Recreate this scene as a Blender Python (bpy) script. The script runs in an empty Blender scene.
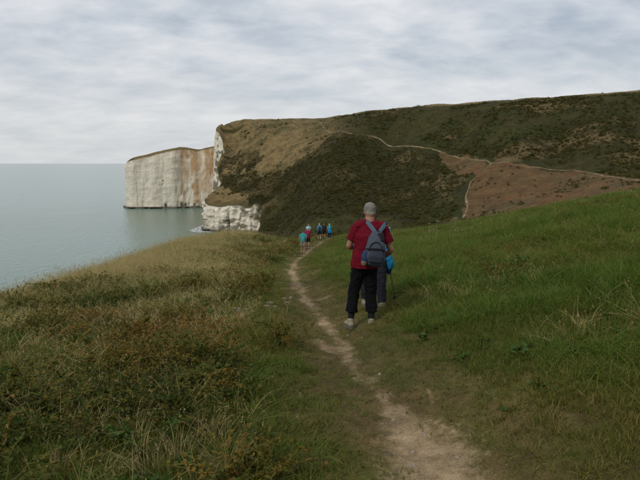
import bpy, bmesh, math, random
import numpy as np
from mathutils import Vector, Matrix, noise as mnoise

R = math.radians
rng = np.random.default_rng(7)
random.seed(7)
SC = bpy.context.scene
COL = SC.collection

# ------------------------------------------------------------------ camera
CAMZ = 40.0            # eye height above the sea
F = 560.0              # focal length in pixels of a 640 x 480 picture
PITCH = math.atan(77 / F)
cam = bpy.data.cameras.new('camera')
cam.sensor_width = 36.0
cam.lens = 36.0 * F / 640.0
cam.clip_start = 0.05
cam.clip_end = 90000
camo = bpy.data.objects.new('camera', cam)
COL.objects.link(camo)
camo.location = (0, 0, CAMZ)
camo.rotation_euler = (math.pi / 2 - PITCH, 0, 0)
SC.camera = camo

# ------------------------------------------------------------------ sky, sun, exposure
SUN_AZ, SUN_EL = R(-140), R(44)        # azimuth from +Y towards +X
world = bpy.data.worlds.new('World')
SC.world = world
world.use_nodes = True
nt = world.node_tree
nt.nodes.clear()


def N(t, kind, **kw):
    n = t.nodes.new(kind)
    for k, v in kw.items():
        setattr(n, k, v)
    return n


def sky_nodes():
    L = nt.links.new
    out = N(nt, 'ShaderNodeOutputWorld')
    bg = N(nt, 'ShaderNodeBackground')
    bg.inputs['Strength'].default_value = 0.1
    sky = N(nt, 'ShaderNodeTexSky', sky_type='NISHITA', sun_disc=False)
    sky.sun_elevation = SUN_EL
    sky.sun_rotation = SUN_AZ
    sky.air_density = 1.0
    sky.dust_density = 2.0
    tc = N(nt, 'ShaderNodeTexCoord')
    sep = N(nt, 'ShaderNodeSeparateXYZ')
    L(tc.outputs['Generated'], sep.inputs[0])
    zz = N(nt, 'ShaderNodeMath', operation='ABSOLUTE')
    L(sep.outputs['Z'], zz.inputs[0])
    za = N(nt, 'ShaderNodeMath', operation='ADD')
    za.inputs[1].default_value = 0.24
    L(zz.outputs[0], za.inputs[0])
    inv = N(nt, 'ShaderNodeMath', operation='DIVIDE')
    inv.inputs[0].default_value = 1.0
    L(za.outputs[0], inv.inputs[1])
    # a flat cloud deck: direction projected on a level sheet
    pv = N(nt, 'ShaderNodeVectorMath', operation='SCALE')
    L(tc.outputs['Generated'], pv.inputs[0])
    L(inv.outputs[0], pv.inputs['Scale'])
    st = N(nt, 'ShaderNodeMapping')
    st.inputs['Rotation'].default_value = (0, 0, R(-24))
    st.inputs['Scale'].default_value = (0.95, 1.3, 0.0)
    st.inputs['Location'].default_value = (3.1, 1.7, 0)
    L(pv.outputs[0], st.inputs[0])
    n1 = N(nt, 'ShaderNodeTexNoise')
    n1.inputs['Scale'].default_value = 1.7
    n1.inputs['Detail'].default_value = 9
    n1.inputs['Roughness'].default_value = 0.52
    n1.inputs['Distortion'].default_value = 0.35
    L(st.outputs[0], n1.inputs['Vector'])
    n2 = N(nt, 'ShaderNodeTexNoise')
    n2.inputs['Scale'].default_value = 5.5
    n2.inputs['Detail'].default_value = 6
    n2.inputs['Roughness'].default_value = 0.55
    n2.inputs['Distortion'].default_value = 0.25
    L(st.outputs[0], n2.inputs['Vector'])
    mx = N(nt, 'ShaderNodeMix', data_type='FLOAT')
    mx.inputs[0].default_value = 0.36
    L(n1.outputs[0], mx.inputs[2])
    L(n2.outputs[0], mx.inputs[3])
    cr = N(nt, 'ShaderNodeValToRGB')
    e = cr.color_ramp.elements
    e[0].position = 0.36
    e[0].color = (3.35, 3.85, 4.45, 1)
    e[1].position = 0.63
    e[1].color = (6.35, 6.4, 6.55, 1)
    m = e.new(0.49)
    m.color = (4.75, 5.05, 5.45, 1)
    L(mx.outputs[0], cr.inputs[0])
    # the deck thins to an even pale veil near the horizon
    hz = N(nt, 'ShaderNodeMapRange', clamp=True)
    hz.inputs[1].default_value = 0.0
    hz.inputs[2].default_value = 0.22
    hz.inputs[3].default_value = 0.7
    hz.inputs[4].default_value = 0.0
    L(zz.outputs[0], hz.inputs[0])
    m2 = N(nt, 'ShaderNodeMix', data_type='RGBA')
    L(hz.outputs[0], m2.inputs[0])
    L(cr.outputs[0], m2.inputs[6])
    m2.inputs[7].default_value = (5.6, 5.7, 5.7, 1)
    m3 = N(nt, 'ShaderNodeMix', data_type='RGBA')
    m3.inputs[0].default_value = 0.93
    L(sky.outputs[0], m3.inputs[6])
    L(m2.outputs[2], m3.inputs[7])
    L(m3.outputs[2], bg.inputs['Color'])
    L(bg.outputs[0], out.inputs[0])


sky_nodes()
sl = bpy.data.lights.new('sun', 'SUN')
sl.energy = 1.3
sl.angle = R(14)
sl.color = (1.0, 0.96, 0.9)
so = bpy.data.objects.new('sun', sl)
COL.objects.link(so)
sd_ = Vector((math.sin(SUN_AZ) * math.cos(SUN_EL), math.cos(SUN_AZ) * math.cos(SUN_EL), math.sin(SUN_EL)))
so.rotation_euler = sd_.to_track_quat('Z', 'Y').to_euler()
so.location = (-20, -20, 90)

SC.view_settings.view_transform = 'Standard'
SC.view_settings.look = 'None'
SC.view_settings.gamma = 1.0
SC.view_settings.exposure = 0.36
SC.render.engine = 'CYCLES'
SC.cycles.use_denoising = True
SC.cycles.max_bounces = 6
SC.cycles.diffuse_bounces = 3
SC.cycles.glossy_bounces = 2
SC.cycles.transmission_bounces = 3
SC.cycles.transparent_max_bounces = 6
SC.cycles.volume_bounces = 0
SC.cycles.caustics_reflective = False
SC.cycles.caustics_refractive = False


# ------------------------------------------------------------------ numeric helpers
def _hash(ix, iy, iz, seed):
    h = (ix.astype(np.int64) * 374761393 + iy.astype(np.int64) * 668265263 + iz.astype(np.int64) * 2147483647 + seed * 974634631) & 0xffffffff
    h = ((h ^ (h >> 13)) * 1274126177) & 0xffffffff
    h = (h ^ (h >> 16)) & 0xffffffff
    return h / 4294967295.0


def vnoise(x, y, z=None, seed=0):
    x = np.asarray(x, float)
    y = np.asarray(y, float)
    z = np.zeros_like(x) if z is None else np.asarray(z, float)
    xi, yi, zi = np.floor(x), np.floor(y), np.floor(z)
    fx, fy, fz = x - xi, y - yi, z - zi
    fx = fx * fx * fx * (fx * (fx * 6 - 15) + 10)
    fy = fy * fy * fy * (fy * (fy * 6 - 15) + 10)
    fz = fz * fz * (3 - 2 * fz)
    r = 0
    for dx in (0, 1):
        for dy in (0, 1):
            for dz in (0, 1):
                w = (fx if dx else 1 - fx) * (fy if dy else 1 - fy) * (fz if dz else 1 - fz)
                r = r + w * _hash(xi + dx, yi + dy, zi + dz, seed)
    return r * 2 - 1


def fbm(x, y, z=None, oct=4, seed=0, gain=0.5):
    a, s, tot = 1.0, 0, 0
    for o in range(oct):
        k = 2.03 ** o
        s = s + a * vnoise(x * k + 17.3 * o, y * k - 9.1 * o, None if z is None else z * k, seed + o)
        tot += a
        a *= gain
    return s / tot


def sstep(a, b, x):
    t = np.clip((x - a) / (b - a), 0, 1)
    return t * t * (3 - 2 * t)


def ray(px, py):
    xc, yc = (px - 320) / F, (240 - py) / F
    return np.array([xc, math.cos(PITCH) + math.sin(PITCH) * yc, -math.sin(PITCH) + math.cos(PITCH) * yc])


def at(px, py, Y):                      # survey point: a sight line and a distance
    d = ray(px, py)
    return d * (Y / d[1])


# ------------------------------------------------------------------ the lie of the land (heights relative to the eye)
CTRL = [(0, 0, -1.6), (0.3, 3, -1.78), (0.6, 7.6, -2.11), (0.5, 5, -1.9), (-.8, 15, -3.1), (-1.8, 25, -4.55), (-1.5, 38, -6.2),
        (-.2, 60, -8.2), (0.6, 70, -9.4), (1, 80, -12), (0, -10, -.6), (0, -40, 2), (-12, -20, -.4), (20, -20, 5),
        (-3, 3, -1.85), (-7, 6, -2.2), (-4, 9, -2.55), (-4.5, 16, -3.4), (-9, 15, -3.45), (-11.2, 28, -5.0),
        (-6, 26, -4.75), (-12.6, 50, -6.8), (-7, 50, -7.3), (-13, 60, -7.9), (-7, 66, -8.7), (-10.4, 74, -9.7), (-15, 5, -3),
        (2.5, 3, -1.5), (5, 8, -1.35), (4, 18, -2.65), (12, 20, -1.35), (24, 40, -2.2), (10, 40, -4.9), (22.3, 52, -4.4),
        (18.6, 63, -6.75), (9, 64, -7.9), (30, 20, 1.5), (50, 40, 2.5), (60, 70, -2), (28, 80, -12), (40, 100, -17),
        (5, 100, -17), (8, 130, -25), (12, 165, -28), (0, 195, -28), (-10, 110, -26), (-15, 200, -32), (-20, 280, -31),
        (70, 120, -15), (110, 120, -6), (35, 140, -22)]
PIX = [(320, 228, 212), (320, 200, 250), (320, 160, 310), (320, 136, 370), (320, 119, 430),
       (390, 226, 205), (390, 170, 280), (390, 140, 330), (390, 109, 395),
       (460, 217, 190), (460, 190, 222), (462, 166, 255), (460, 140, 292), (460, 102, 352),
       (560, 212, 150), (560, 190, 182), (560, 169, 218), (560, 140, 254), (560, 97, 320),
       (640, 198, 132), (640, 180, 168), (640, 165, 200), (640, 130, 242), (640, 89, 300),
       (800, 190, 115), (800, 160, 170), (800, 110, 220), (800, 70, 280),
       (268, 201, 318), (235, 200, 328), (210, 200, 334), (250, 172, 366), (250, 140, 405), (246, 120, 440), (285, 165, 345), (290, 140, 385),
       (300, 121, 437), (222, 129, 431), (226, 178, 376), (218, 160, 398), (232, 150, 412), (228, 125, 440),
       (136, 157, 503), (158, 151, 503), (183, 147, 506), (200, 149, 512), (219, 145, 518),
       (355, 114, 412), (425, 105.5, 374), (510, 99.5, 336), (600, 93, 310), (720, 79, 288), (272, 121, 438), (219.5, 128.5, 427), (218.5, 132, 421)]
PTS = [np.array(p, float) for p in CTRL] + [at(*p) for p in PIX]


def plateau(i, dist, drop):
    p = at(*PIX[i])
    k = (p[1] + dist) / p[1]
    PTS.append(np.array([p[0] * k, p[1] * k, p[2] - drop]))


for i, dz in ((4, 0), (8, 2), (13, 2), (18, 3), (23, 3), (27, 3), (36, 0), (33, 1), (47, 1), (48, 2), (49, 2.5), (50, 3), (51, 3), (52, 0)):
    plateau(i, 60, dz)
    plateau(i, 260, dz + 14)
for i in (42, 43, 44):
    plateau(i, 60, 2)
    plateau(i, 200, 10)
PTS = np.array(PTS)


def warp(x, y):
    r = np.sqrt(x * x + y * y) + 1e-6
    s = np.arcsinh(r / 4.0) / r
    return x * s, y * s, r


_wx, _wy, _wr = warp(PTS[:, 0], PTS[:, 1])
_q = PTS[:, 2] / (_wr + 6)


def _phi(d2):
    return 0.5 * d2 * np.log(d2 + 1e-12)


_n = len(PTS)
_A = np.zeros((_n + 3, _n + 3))
_A[:_n, :_n] = _phi((_wx[:, None] - _wx) ** 2 + (_wy[:, None] - _wy) ** 2) + np.eye(_n) * 2e-4
_A[:_n, _n] = 1
_A[:_n, _n + 1] = _wx
_A[:_n, _n + 2] = _wy
_A[_n:, :_n] = _A[:_n, _n:].T
_b = np.zeros(_n + 3)
_b[:_n] = _q
_W = np.linalg.solve(_A, _b)


def H0(x, y):
    x = np.atleast_1d(np.asarray(x, float))
    y = np.atleast_1d(np.asarray(y, float))
    out = np.empty(len(x))
    for a in range(0, len(x), 40000):
        wx, wy, r = warp(x[a:a + 40000], y[a:a + 40000])
        k = _phi((wx[:, None] - _wx) ** 2 + (wy[:, None] - _wy) ** 2)
        out[a:a + 40000] = (k @ _W[:_n] + _W[_n] + _W[_n + 1] * wx + _W[_n + 2] * wy) * (r + 6)
    return out


# level the crest of the far hill to its surveyed line
_rb = H0


def _crest():
    sx = [225, 234, 244, 280, 300, 323, 350, 368, 399, 440, 489, 533, 581, 612, 640, 670, 700]
    sy = [125.5, 122, 119.8, 119.3, 118.6, 117.8, 114.4, 111.3, 108, 104, 101.2, 98, 95, 92.7, 89, 86, 83]
    px = np.arange(225, 701, 5.0)
    want = np.interp(px, sx, sy)
    U, DR, RC = [], [], []
    for p, w in zip(px, want):
        Y = np.linspace(230, 560, 331)
        u = (p - 320) / F / math.cos(PITCH)
        z = _rb(u * Y, Y)
        cz = (Y * math.sin(PITCH) + z * math.cos(PITCH)) / (Y * math.cos(PITCH) - z * math.sin(PITCH))
        i = int(np.argmax(cz))
        U.append(u)
        DR.append(((240 - w) / F - cz[i]))
        RC.append(math.hypot(Y[i], u * Y[i]))
    k = np.ones(5) / 5
    RC = np.convolve(np.pad(RC, 2, 'edge'), k, 'valid')
    return np.array(U), np.array(DR), RC


CR_U, CR_D, CR_R = _crest()


def H0(x, y):
    x = np.atleast_1d(np.asarray(x, float))
    y = np.atleast_1d(np.asarray(y, float))
    z = _rb(x, y)
    u = x / np.maximum(y, 1)
    r = np.hypot(x, y)
    d = np.interp(u, CR_U, CR_D, left=0, right=CR_D[-1]) * (y > 100)
    rc = np.interp(u, CR_U, CR_R)
    return z + d * y * sstep(.72, .97, r / rc)


# coast line in plan: the land lies to the right of it
COAST0 = np.array([(-60, -160), (-30, -60), (-16, -20), (-10.2, -6), (-8.6, 4), (-8.7, 10), (-9.6, 17), (-11.4, 28), (-12.6, 40), (-13.2, 52),
                   (-13.4, 62), (-11.8, 72), (-7, 84), (-2, 104), (-6, 130), (-14, 170), (-24, 220), (-31, 270), (-32, 300), (-32.5, 317),
                   (-36, 323), (-47, 325), (-58, 328), (-66, 330), (-70, 336), (-69, 350), (-66, 366), (-66.5, 378), (-70, 390), (-72, 399),
                   (-68, 409), (-71, 417), (-79, 430), (-80, 438), (-76, 455), (-72, 480), (-76, 500), (-86, 511), (-104, 510), (-118, 507), (-125, 506),
                   (-128, 501), (-146, 500), (-162, 500), (-170, 502), (-174, 509), (-176, 530), (-172, 570), (-150, 640), (-100, 720), (-40, 900)], float)


def densify(P, step):
    out = []
    for a, b in zip(P[:-1], P[1:]):
        n = max(1, int(np.linalg.norm(b - a) / step))
        for i in range(n):
            out.append(a + (b - a) * i / n)
    out.append(P[-1])
    return np.array(out)


def smooth(P, it):
    P = P.copy()
    for _ in range(it):
        P[1:-1] = 0.25 * P[:-2] + 0.5 * P[1:-1] + 0.25 * P[2:]
    return P


COAST = smooth(densify(COAST0, 2.0), 3)
_i = np.arange(len(COAST))
_a = (1.7 * sstep(280, 320, np.hypot(COAST[:, 0], COAST[:, 1])))[:, None]
COAST = COAST + _a * np.stack([fbm(_i / 3.1, _i * 0. + 2, oct=3, seed=91), fbm(_i / 3.1, _i * 0. + 7, oct=3, seed=92)], 1)
POLY = np.vstack([COAST[::2], [(1500, 1500), (1500, -1500), (-60, -1500)]])


def inside(x, y, poly):
    x = np.asarray(x)
    y = np.asarray(y)
    c = np.zeros(len(x), bool)
    j = len(poly) - 1
    for i in range(len(poly)):
        xi, yi = poly[i]
        xj, yj = poly[j]
        if yi != yj:
            c ^= ((yi > y) != (yj > y)) & (x < (xj - xi) * (y - yi) / (yj - yi) + xi)
        j = i
    return c


def dist_poly(x, y, P):
    d = np.full(len(x), 1e9)
    for a, b in zip(P[:-1], P[1:]):
        ab = b - a
        t = np.clip(((x - a[0]) * ab[0] + (y - a[1]) * ab[1]) / (ab @ ab), 0, 1)
        d = np.minimum(d, (x - a[0] - t * ab[0]) ** 2 + (y - a[1] - t * ab[1]) ** 2)
    return np.sqrt(d)


COAST_S = COAST[::2]


def coast_d(x, y):
    d = dist_poly(x, y, COAST_S)
    return np.where(inside(x, y, POLY), d, -d)


PATHP = None


def H(x, y, detail=True, sd=None):
    x = np.atleast_1d(np.asarray(x, float))
    y = np.atleast_1d(np.asarray(y, float))
    z = H0(x, y)
    r = np.hypot(x, y)
    if detail:
        far = sstep(90, 180, r)
        z = z + fbm(x / 2.2, y / 2.2, oct=3, seed=3) * 0.10 * sstep(2, 8, r) * (1 - far)
        z = z + fbm(x / .45, y / .45, oct=3, seed=5) * 0.035 * (1 - sstep(20, 50, r))
        z = z + far * (fbm(x / 38, y / 38, oct=4, seed=11) * 0.5 * sstep(110, 260, r) + fbm(x / 15, y / 15, oct=2, seed=13) * 0.7 * sstep(110, 260, r) + fbm(x / 5, y / 5, oct=3, seed=12) * 0.45)
    if PATHP is not None:
        near = r < 75
        if near.any():
            d = dist_poly(x[near], y[near], PATHP)
            z[near] -= 0.10 * np.exp(-(d / 0.45) ** 2) + 0.06 * np.exp(-(d / 1.3) ** 2)
    if sd is None:
        sd = coast_d(x, y)
    z = z - np.where(r < 140, 0.9 * np.exp(-np.maximum(sd, 0) / 0.9), 2.0 * np.exp(-np.maximum(sd, 0) / 2.0))
    return z


def hit(px, py, rmin=1.5, rmax=700):
    d = ray(px, py)
    t = np.exp(np.linspace(math.log(rmin), math.log(rmax), 1800))
    P = d[None] * t[:, None]
    z = H(P[:, 0], P[:, 1])
    under = np.nonzero(P[:, 2] < z)[0]
    if len(under) == 0:
        return None
    i = under[0]
    if i == 0:
        return P[0]
    f0, f1 = P[i - 1, 2] - z[i - 1], P[i, 2] - z[i]
    w = f0 / (f0 - f1)
    return P[i - 1] * (1 - w) + P[i] * w


PATH_PX = [(454, 480), (430, 440), (406, 402), (378, 376), (354, 357), (345, 338), (333, 321), (313, 301), (300, 283), (291, 267), (296, 258), (310, 248), (321, 241)]
pp = [hit(*p)[:2] for p in PATH_PX]
pp = [np.array([1.6, -3.0]), np.array([1.1, 1.0])] + pp + [np.array([2.0, 72.0])]
PATHP = smooth(densify(np.array(pp), 0.4), 2)


# ---- END LAND
# ------------------------------------------------------------------ material helpers
def new_mat(name):
    m = bpy.data.materials.new(name)
    m.use_nodes = True
    t = m.node_tree
    t.nodes.clear()
    out = N(t, 'ShaderNodeOutputMaterial')
    return m, t, out


def principled(t, rough=0.9, spec=0.2):
    b = N(t, 'ShaderNodeBsdfPrincipled')
    b.inputs['Roughness'].default_value = rough
    b.inputs['Specular IOR Level'].default_value = spec
    return b


def noise_node(t, vec, scale, detail=4, rough=0.55, dist=0.0):
    n = N(t, 'ShaderNodeTexNoise')
    n.inputs['Scale'].default_value = scale
    n.inputs['Detail'].default_value = detail
    n.inputs['Roughness'].default_value = rough
    n.inputs['Distortion'].default_value = dist
    if vec is not None:
        t.links.new(vec, n.inputs['Vector'])
    return n


def ramp(t, fac, stops):
    c = N(t, 'ShaderNodeValToRGB')
    e = c.color_ramp.elements
    while len(e) < len(stops):
        e.new(0.5)
    for el, (p, col) in zip(e, stops):
        el.position = p
        el.color = (col, col, col, 1) if not hasattr(col, '__len__') else tuple(col) + (1,)
    t.links.new(fac, c.inputs[0])
    return c


def mix(t, fac, a, b, mode='MIX'):
    m = N(t, 'ShaderNodeMix', data_type='RGBA', blend_type=mode)
    for sock, v in ((m.inputs[0], fac), (m.inputs[6], a), (m.inputs[7], b)):
        if hasattr(v, 'links') or hasattr(v, 'is_linked'):
            t.links.new(v, sock)
        elif hasattr(v, '__len__'):
            sock.default_value = tuple(v)[:3] + (1,)
        else:
            sock.default_value = v
    return m.outputs[2]


def bump(t, height, strength, dist):
    b = N(t, 'ShaderNodeBump')
    b.inputs['Strength'].default_value = strength
    b.inputs['Distance'].default_value = dist
    t.links.new(height, b.inputs['Height'])
    return b.outputs[0]


def simple(name, col, rough=0.85, spec=0.2, scale=40.0, amt=0.25, bmp=0.0, space='Object'):
    m, t, out = new_mat(name)
    b = principled(t, rough, spec)
    tc = N(t, 'ShaderNodeTexCoord')
    n = noise_node(t, tc.outputs[space], scale, 4)
    lo = tuple(c * (1 - amt) for c in col)
    hi = tuple(min(1, c * (1 + amt)) for c in col)
    c = ramp(t, n.outputs[0], [(0.3, lo), (0.7, hi)])
    t.links.new(c.outputs[0], b.inputs['Base Color'])
    if bmp:
        t.links.new(bump(t, n.outputs[0], bmp, 0.01), b.inputs['Normal'])
    t.links.new(b.outputs[0], out.inputs[0])
    return m


def mesh_obj(name, V, Fc, mats=None, parent=None, smooth=True, kind=None, label=None, cat=None, group=None):
    me = bpy.data.meshes.new(name)
    V = np.asarray(V, np.float32)
    if isinstance(Fc, np.ndarray):
        nf, k = Fc.shape
        me.vertices.add(len(V))
        me.vertices.foreach_set('co', V.ravel())
        me.loops.add(nf * k)
        me.loops.foreach_set('vertex_index', Fc.astype(np.int32).ravel())
        me.polygons.add(nf)
        me.polygons.foreach_set('loop_start', np.arange(0, nf * k, k, dtype=np.int32))
        me.polygons.foreach_set('loop_total', np.full(nf, k, np.int32))
        me.update(calc_edges=True)
    else:
        me.from_pydata([tuple(map(float, v)) for v in V], [], Fc)
    me.validate()
    if smooth:
        me.polygons.foreach_set('use_smooth', np.ones(len(me.polygons), bool))
    for m in (mats if isinstance(mats, (list, tuple)) else [mats] if mats else []):
        me.materials.append(m)
    o = bpy.data.objects.new(name, me)
    COL.objects.link(o)
    if parent is not None:
        o.parent = parent
    for k_, v_ in (('kind', kind), ('label', label), ('category', cat), ('group', group)):
        if v_:
            o[k_] = v_
    return o


def color_attr(o, name, data):
    a = o.data.color_attributes.new(name, 'FLOAT_COLOR', 'POINT')
    d = np.ones((len(data), 4), np.float32)
    d[:, :data.shape[1]] = data
    a.data.foreach_set('color', d.ravel())


def grid_faces(nr, nc):
    i = np.arange((nr - 1) * (nc - 1))
    a = (i // (nc - 1)) * nc + i % (nc - 1)
    return np.stack([a, a + 1, a + nc + 1, a + nc], 1)


# ------------------------------------------------------------------ ground cover (real surface colours)
BRACK = np.array([hit(p[0], p[1], 115)[:2] for p in [(436, 151), (465, 157), (490, 162), (530, 167), (580, 172), (640, 180), (690, 187)]] +
                 [(130, 128), (75, 138), (60, 146)] + [hit(p[0], p[1], 115)[:2] for p in [(500, 219), (466, 221), (463, 213), (467, 192), (474, 177), (446, 166)]])


def plan_poly(px):
    return np.array([hit(a, b, 115)[:2] for a, b in px])


THICK = [plan_poly([(227, 153), (240, 150), (256, 151), (263, 162), (250, 167), (232, 169)]),
         plan_poly([(228, 190), (240, 180), (262, 173), (290, 166), (312, 152), (330, 137), (350, 139), (390, 150), (420, 170), (420, 220), (300, 226), (282, 224), (270, 205), (262, 196)]),
         plan_poly([(219, 163), (226, 160), (232, 172), (250, 170), (262, 174), (264, 198), (236, 197), (222, 190), (228, 180)])]


def cover(x, y):
    """base colour (n,3), bare-soil weight, scrub weight"""
    r = np.hypot(x, y)
    n1 = fbm(x / 5, y / 5, oct=4, seed=21)
    n2 = fbm(x / 30, y / 30, oct=4, seed=22)
    n3 = fbm(x / 1.3, y / 1.3, oct=3, seed=23)
    n4 = fbm(x / 12, y / 12, oct=3, seed=24)
    green = np.array([.050, .066, .010])
    olive = np.array([.078, .070, .019])
    straw = np.array([.20, .165, .075])
    dark = np.array([.026, .025, .009])
    rust = np.array([.115, .062, .027])
    soil = np.array([.36, .26, .155])

    def L(a, b, w):
        w = np.clip(w, 0, 1)[:, None]
        return a * (1 - w) + b * w
    c = L(np.tile(green, (len(x), 1)), olive, .5 + n1 * 1.1 + n3 * .4)
    c = L(c, straw, sstep(.25, .6, n1 + .3 * n3) * .35)
    # far hill
    far = sstep(100, 150, r)
    tan = sstep(-.12, .02, -(x / np.maximum(y, 1)) - 0.035 + n2 * .05) * sstep(300, 340, y) * sstep(-.5, .1, n4 + .35)
    ch = L(np.tile(olive * .5, (len(x), 1)), dark * 1.05, .72 + n2 * 1.2 + n4 * .9)
    ch = L(ch, green * .7, sstep(.1, .5, n4 - .2 * n2) * .4)
    ch = L(ch, np.array([.15, .105, .05]), sstep(.22, .5, n2 + .45 * n1) * .6)
    ch = L(ch, L(np.tile(np.array([.185, .13, .058]), (len(x), 1)), np.array([.085, .070, .030]), .25 + n4 * 1.1 + n1 * .8), tan * .9)
    crest = sstep(.955, .985, r / np.interp(x / np.maximum(y, 1), CR_U, CR_R) + .012 * n4) * (y > 100) * (y > 230)
    ch = L(ch, np.array([.17, .125, .055]), crest * np.clip(.75 + .8 * n4, 0, 1))
    th = np.zeros(len(x))
    for q_ in THICK:
        th = np.maximum(th, inside(x + n1 * 6 + n4 * 7, y + n3 * 3 + n4 * 9, q_) * 1.0)
    tan = tan * (1 - th)
    ch = L(ch, np.array([.024, .022, .008]), th * np.clip(.75 + .6 * n4, 0, 1))
    br = inside(x + n1 * 3, y + n3 * 2 + n1 * 3, BRACK)
    ch = L(ch, L(np.tile(rust, (len(x), 1)), np.array([.082, .064, .030]), .35 + n1 * .6 + n4 * .4), br * .95)
    scr = far * np.clip(.55 + n2 * 1.3 + n4 * .8 - tan * 1.0 - br * .9 + th * .35 - crest * .8, 0, 1)
    c = L(c, ch, far)
    # worn path
    bare = np.zeros(len(x))
    near = r < 80
    if near.any():
        xn, yn = x[near], y[near]
        d = dist_poly(xn, yn, PATHP)
        a = fbm(xn / .35, yn / .35, oct=3, seed=31)
        b = fbm(xn / .9 + 4, yn / 1.1, oct=3, seed=32)
        w = .31 * (1 - sstep(3.6, 4.6, yn)) + .10 * sstep(3.6, 4.6, yn) + .06 * sstep(8, 14, yn)
        patch = 1 - .42 * sstep(3.9, 4.7, yn) * (1 - sstep(10, 20, yn)) * (b < .12)
        bare[near] = np.clip(1.1 - (d + a * .11 + b * .06) / w * .72, 0, 1) * patch
        side = np.clip(sstep(.30, .55, b + .35 * a - .30 * d), 0, 1) * (d < 1.5) * .8 * np.where(xn > .9, 1, sstep(4.6, 5.4, yn))
        bare[near] = np.maximum(bare[near], side)
        worn = np.exp(-(d / 1.35) ** 2) * .95
        cn = L(c[near], np.array([.125, .085, .038]), worn * (.7 + .6 * a + .4 * b))
        c[near] = cn
    return np.clip(c, .005, 1), bare, scr


# ------------------------------------------------------------------ terrain sheet
def build_terrain():
    front = np.arange(-36, 36.01, .2)
    left = -36 - np.cumsum(np.geomspace(.25, 6, 45))
    left = left[left > -178]
    right = 36 + np.cumsum(np.geomspace(.25, 6, 45))
    right = right[right < 178]
    th = np.concatenate([left[::-1], front, right])
    th = np.concatenate([th, [th[0] + 360]])
    rs = [0.25]
    while rs[-1] < 760:
        r = rs[-1]
        rs.append(r + min(max(.022 * r, .03), 2.0 if r < 620 else 20))
    rs = np.array(rs)
    T, RR = np.meshgrid(np.radians(th), rs)
    x = (RR * np.sin(T)).ravel()
    y = (RR * np.cos(T)).ravel()
    sd = coast_d(x, y)
    z = H(x, y, sd=sd)
    Fq = grid_faces(len(rs), len(th))
    keep = (sd[Fq] > 0).all(1)
    Fq = Fq[keep]
    used = np.zeros(len(x), bool)
    used[Fq.ravel()] = True
    remap = np.cumsum(used) - 1
    x, y, z, sd = x[used], y[used], z[used], sd[used]
    Fq = remap[Fq]
    c, bare, scr = cover(x, y)
    o = mesh_obj('ground', np.stack([x, y, z + CAMZ], 1), Fq[:, ::-1], MAT['ground'], kind='structure')
    color_attr(o, 'col', c)
    at_ = o.data.attributes.new('bare', 'FLOAT', 'POINT')
    at_.data.foreach_set('value', bare.astype(np.float32))
    return o


def ground_material():
    m, t, out = new_mat('ground')
    b = principled(t, .95, .1)
    at_ = N(t, 'ShaderNodeAttribute', attribute_name='col')
    geo = N(t, 'ShaderNodeNewGeometry')
    n1 = noise_node(t, geo.outputs['Position'], 9.0, 6, .65)
    n2 = noise_node(t, geo.outputs['Position'], .55, 5, .6)
    n3 = noise_node(t, geo.outputs['Position'], 60.0, 3, .6)
    n4 = noise_node(t, geo.outputs['Position'], .17, 6, .68)
    c4 = ramp(t, n4.outputs[0], [(.34, .74), (.5, 1.0), (.68, 1.28)])
    c1 = ramp(t, n1.outputs[0], [(.3, .68), (.7, 1.3)])
    c2 = ramp(t, n2.outputs[0], [(.3, .72), (.7, 1.28)])
    c3 = ramp(t, n3.outputs[0], [(.3, .8), (.7, 1.2)])
    # bare earth shows through the turf in a ragged edge
    ba = N(t, 'ShaderNodeAttribute', attribute_name='bare')
    n5 = noise_node(t, geo.outputs['Position'], 14.0, 6, .7, .3)
    sh_ = N(t, 'ShaderNodeMath', operation='MULTIPLY_ADD')
    t.links.new(n5.outputs[0], sh_.inputs[0])
    sh_.inputs[1].default_value = 1.5
    t.links.new(ba.outputs['Fac'], sh_.inputs[2])
    fr = N(t, 'ShaderNodeMapRange', clamp=True)
    fr.inputs[1].default_value = 1.05
    fr.inputs[2].default_value = 1.6
    t.links.new(sh_.outputs[0], fr.inputs[0])
    n6 = noise_node(t, geo.outputs['Position'], 5.0, 7, .7)
    soil = ramp(t, n6.outputs[0], [(.3, (.17, .118, .060)), (.5, (.265, .19, .105)), (.7, (.35, .265, .16))])
    gb = mix(t, fr.outputs[0], at_.outputs[0], soil.outputs[0])
    c = mix(t, 1.0, gb, c1.outputs[0], 'MULTIPLY')
    c = mix(t, 1.0, c, c2.outputs[0], 'MULTIPLY')
    c = mix(t, 1.0, c, c3.outputs[0], 'MULTIPLY')
    c = mix(t, 1.0, c, c4.outputs[0], 'MULTIPLY')
    t.links.new(c, b.inputs['Base Color'])
    t.links.new(bump(t, n5.outputs[0], .8, .03), b.inputs['Normal'])
    t.links.new(b.outputs[0], out.inputs[0])
    return m


MAT = {'ground': ground_material()}


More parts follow.
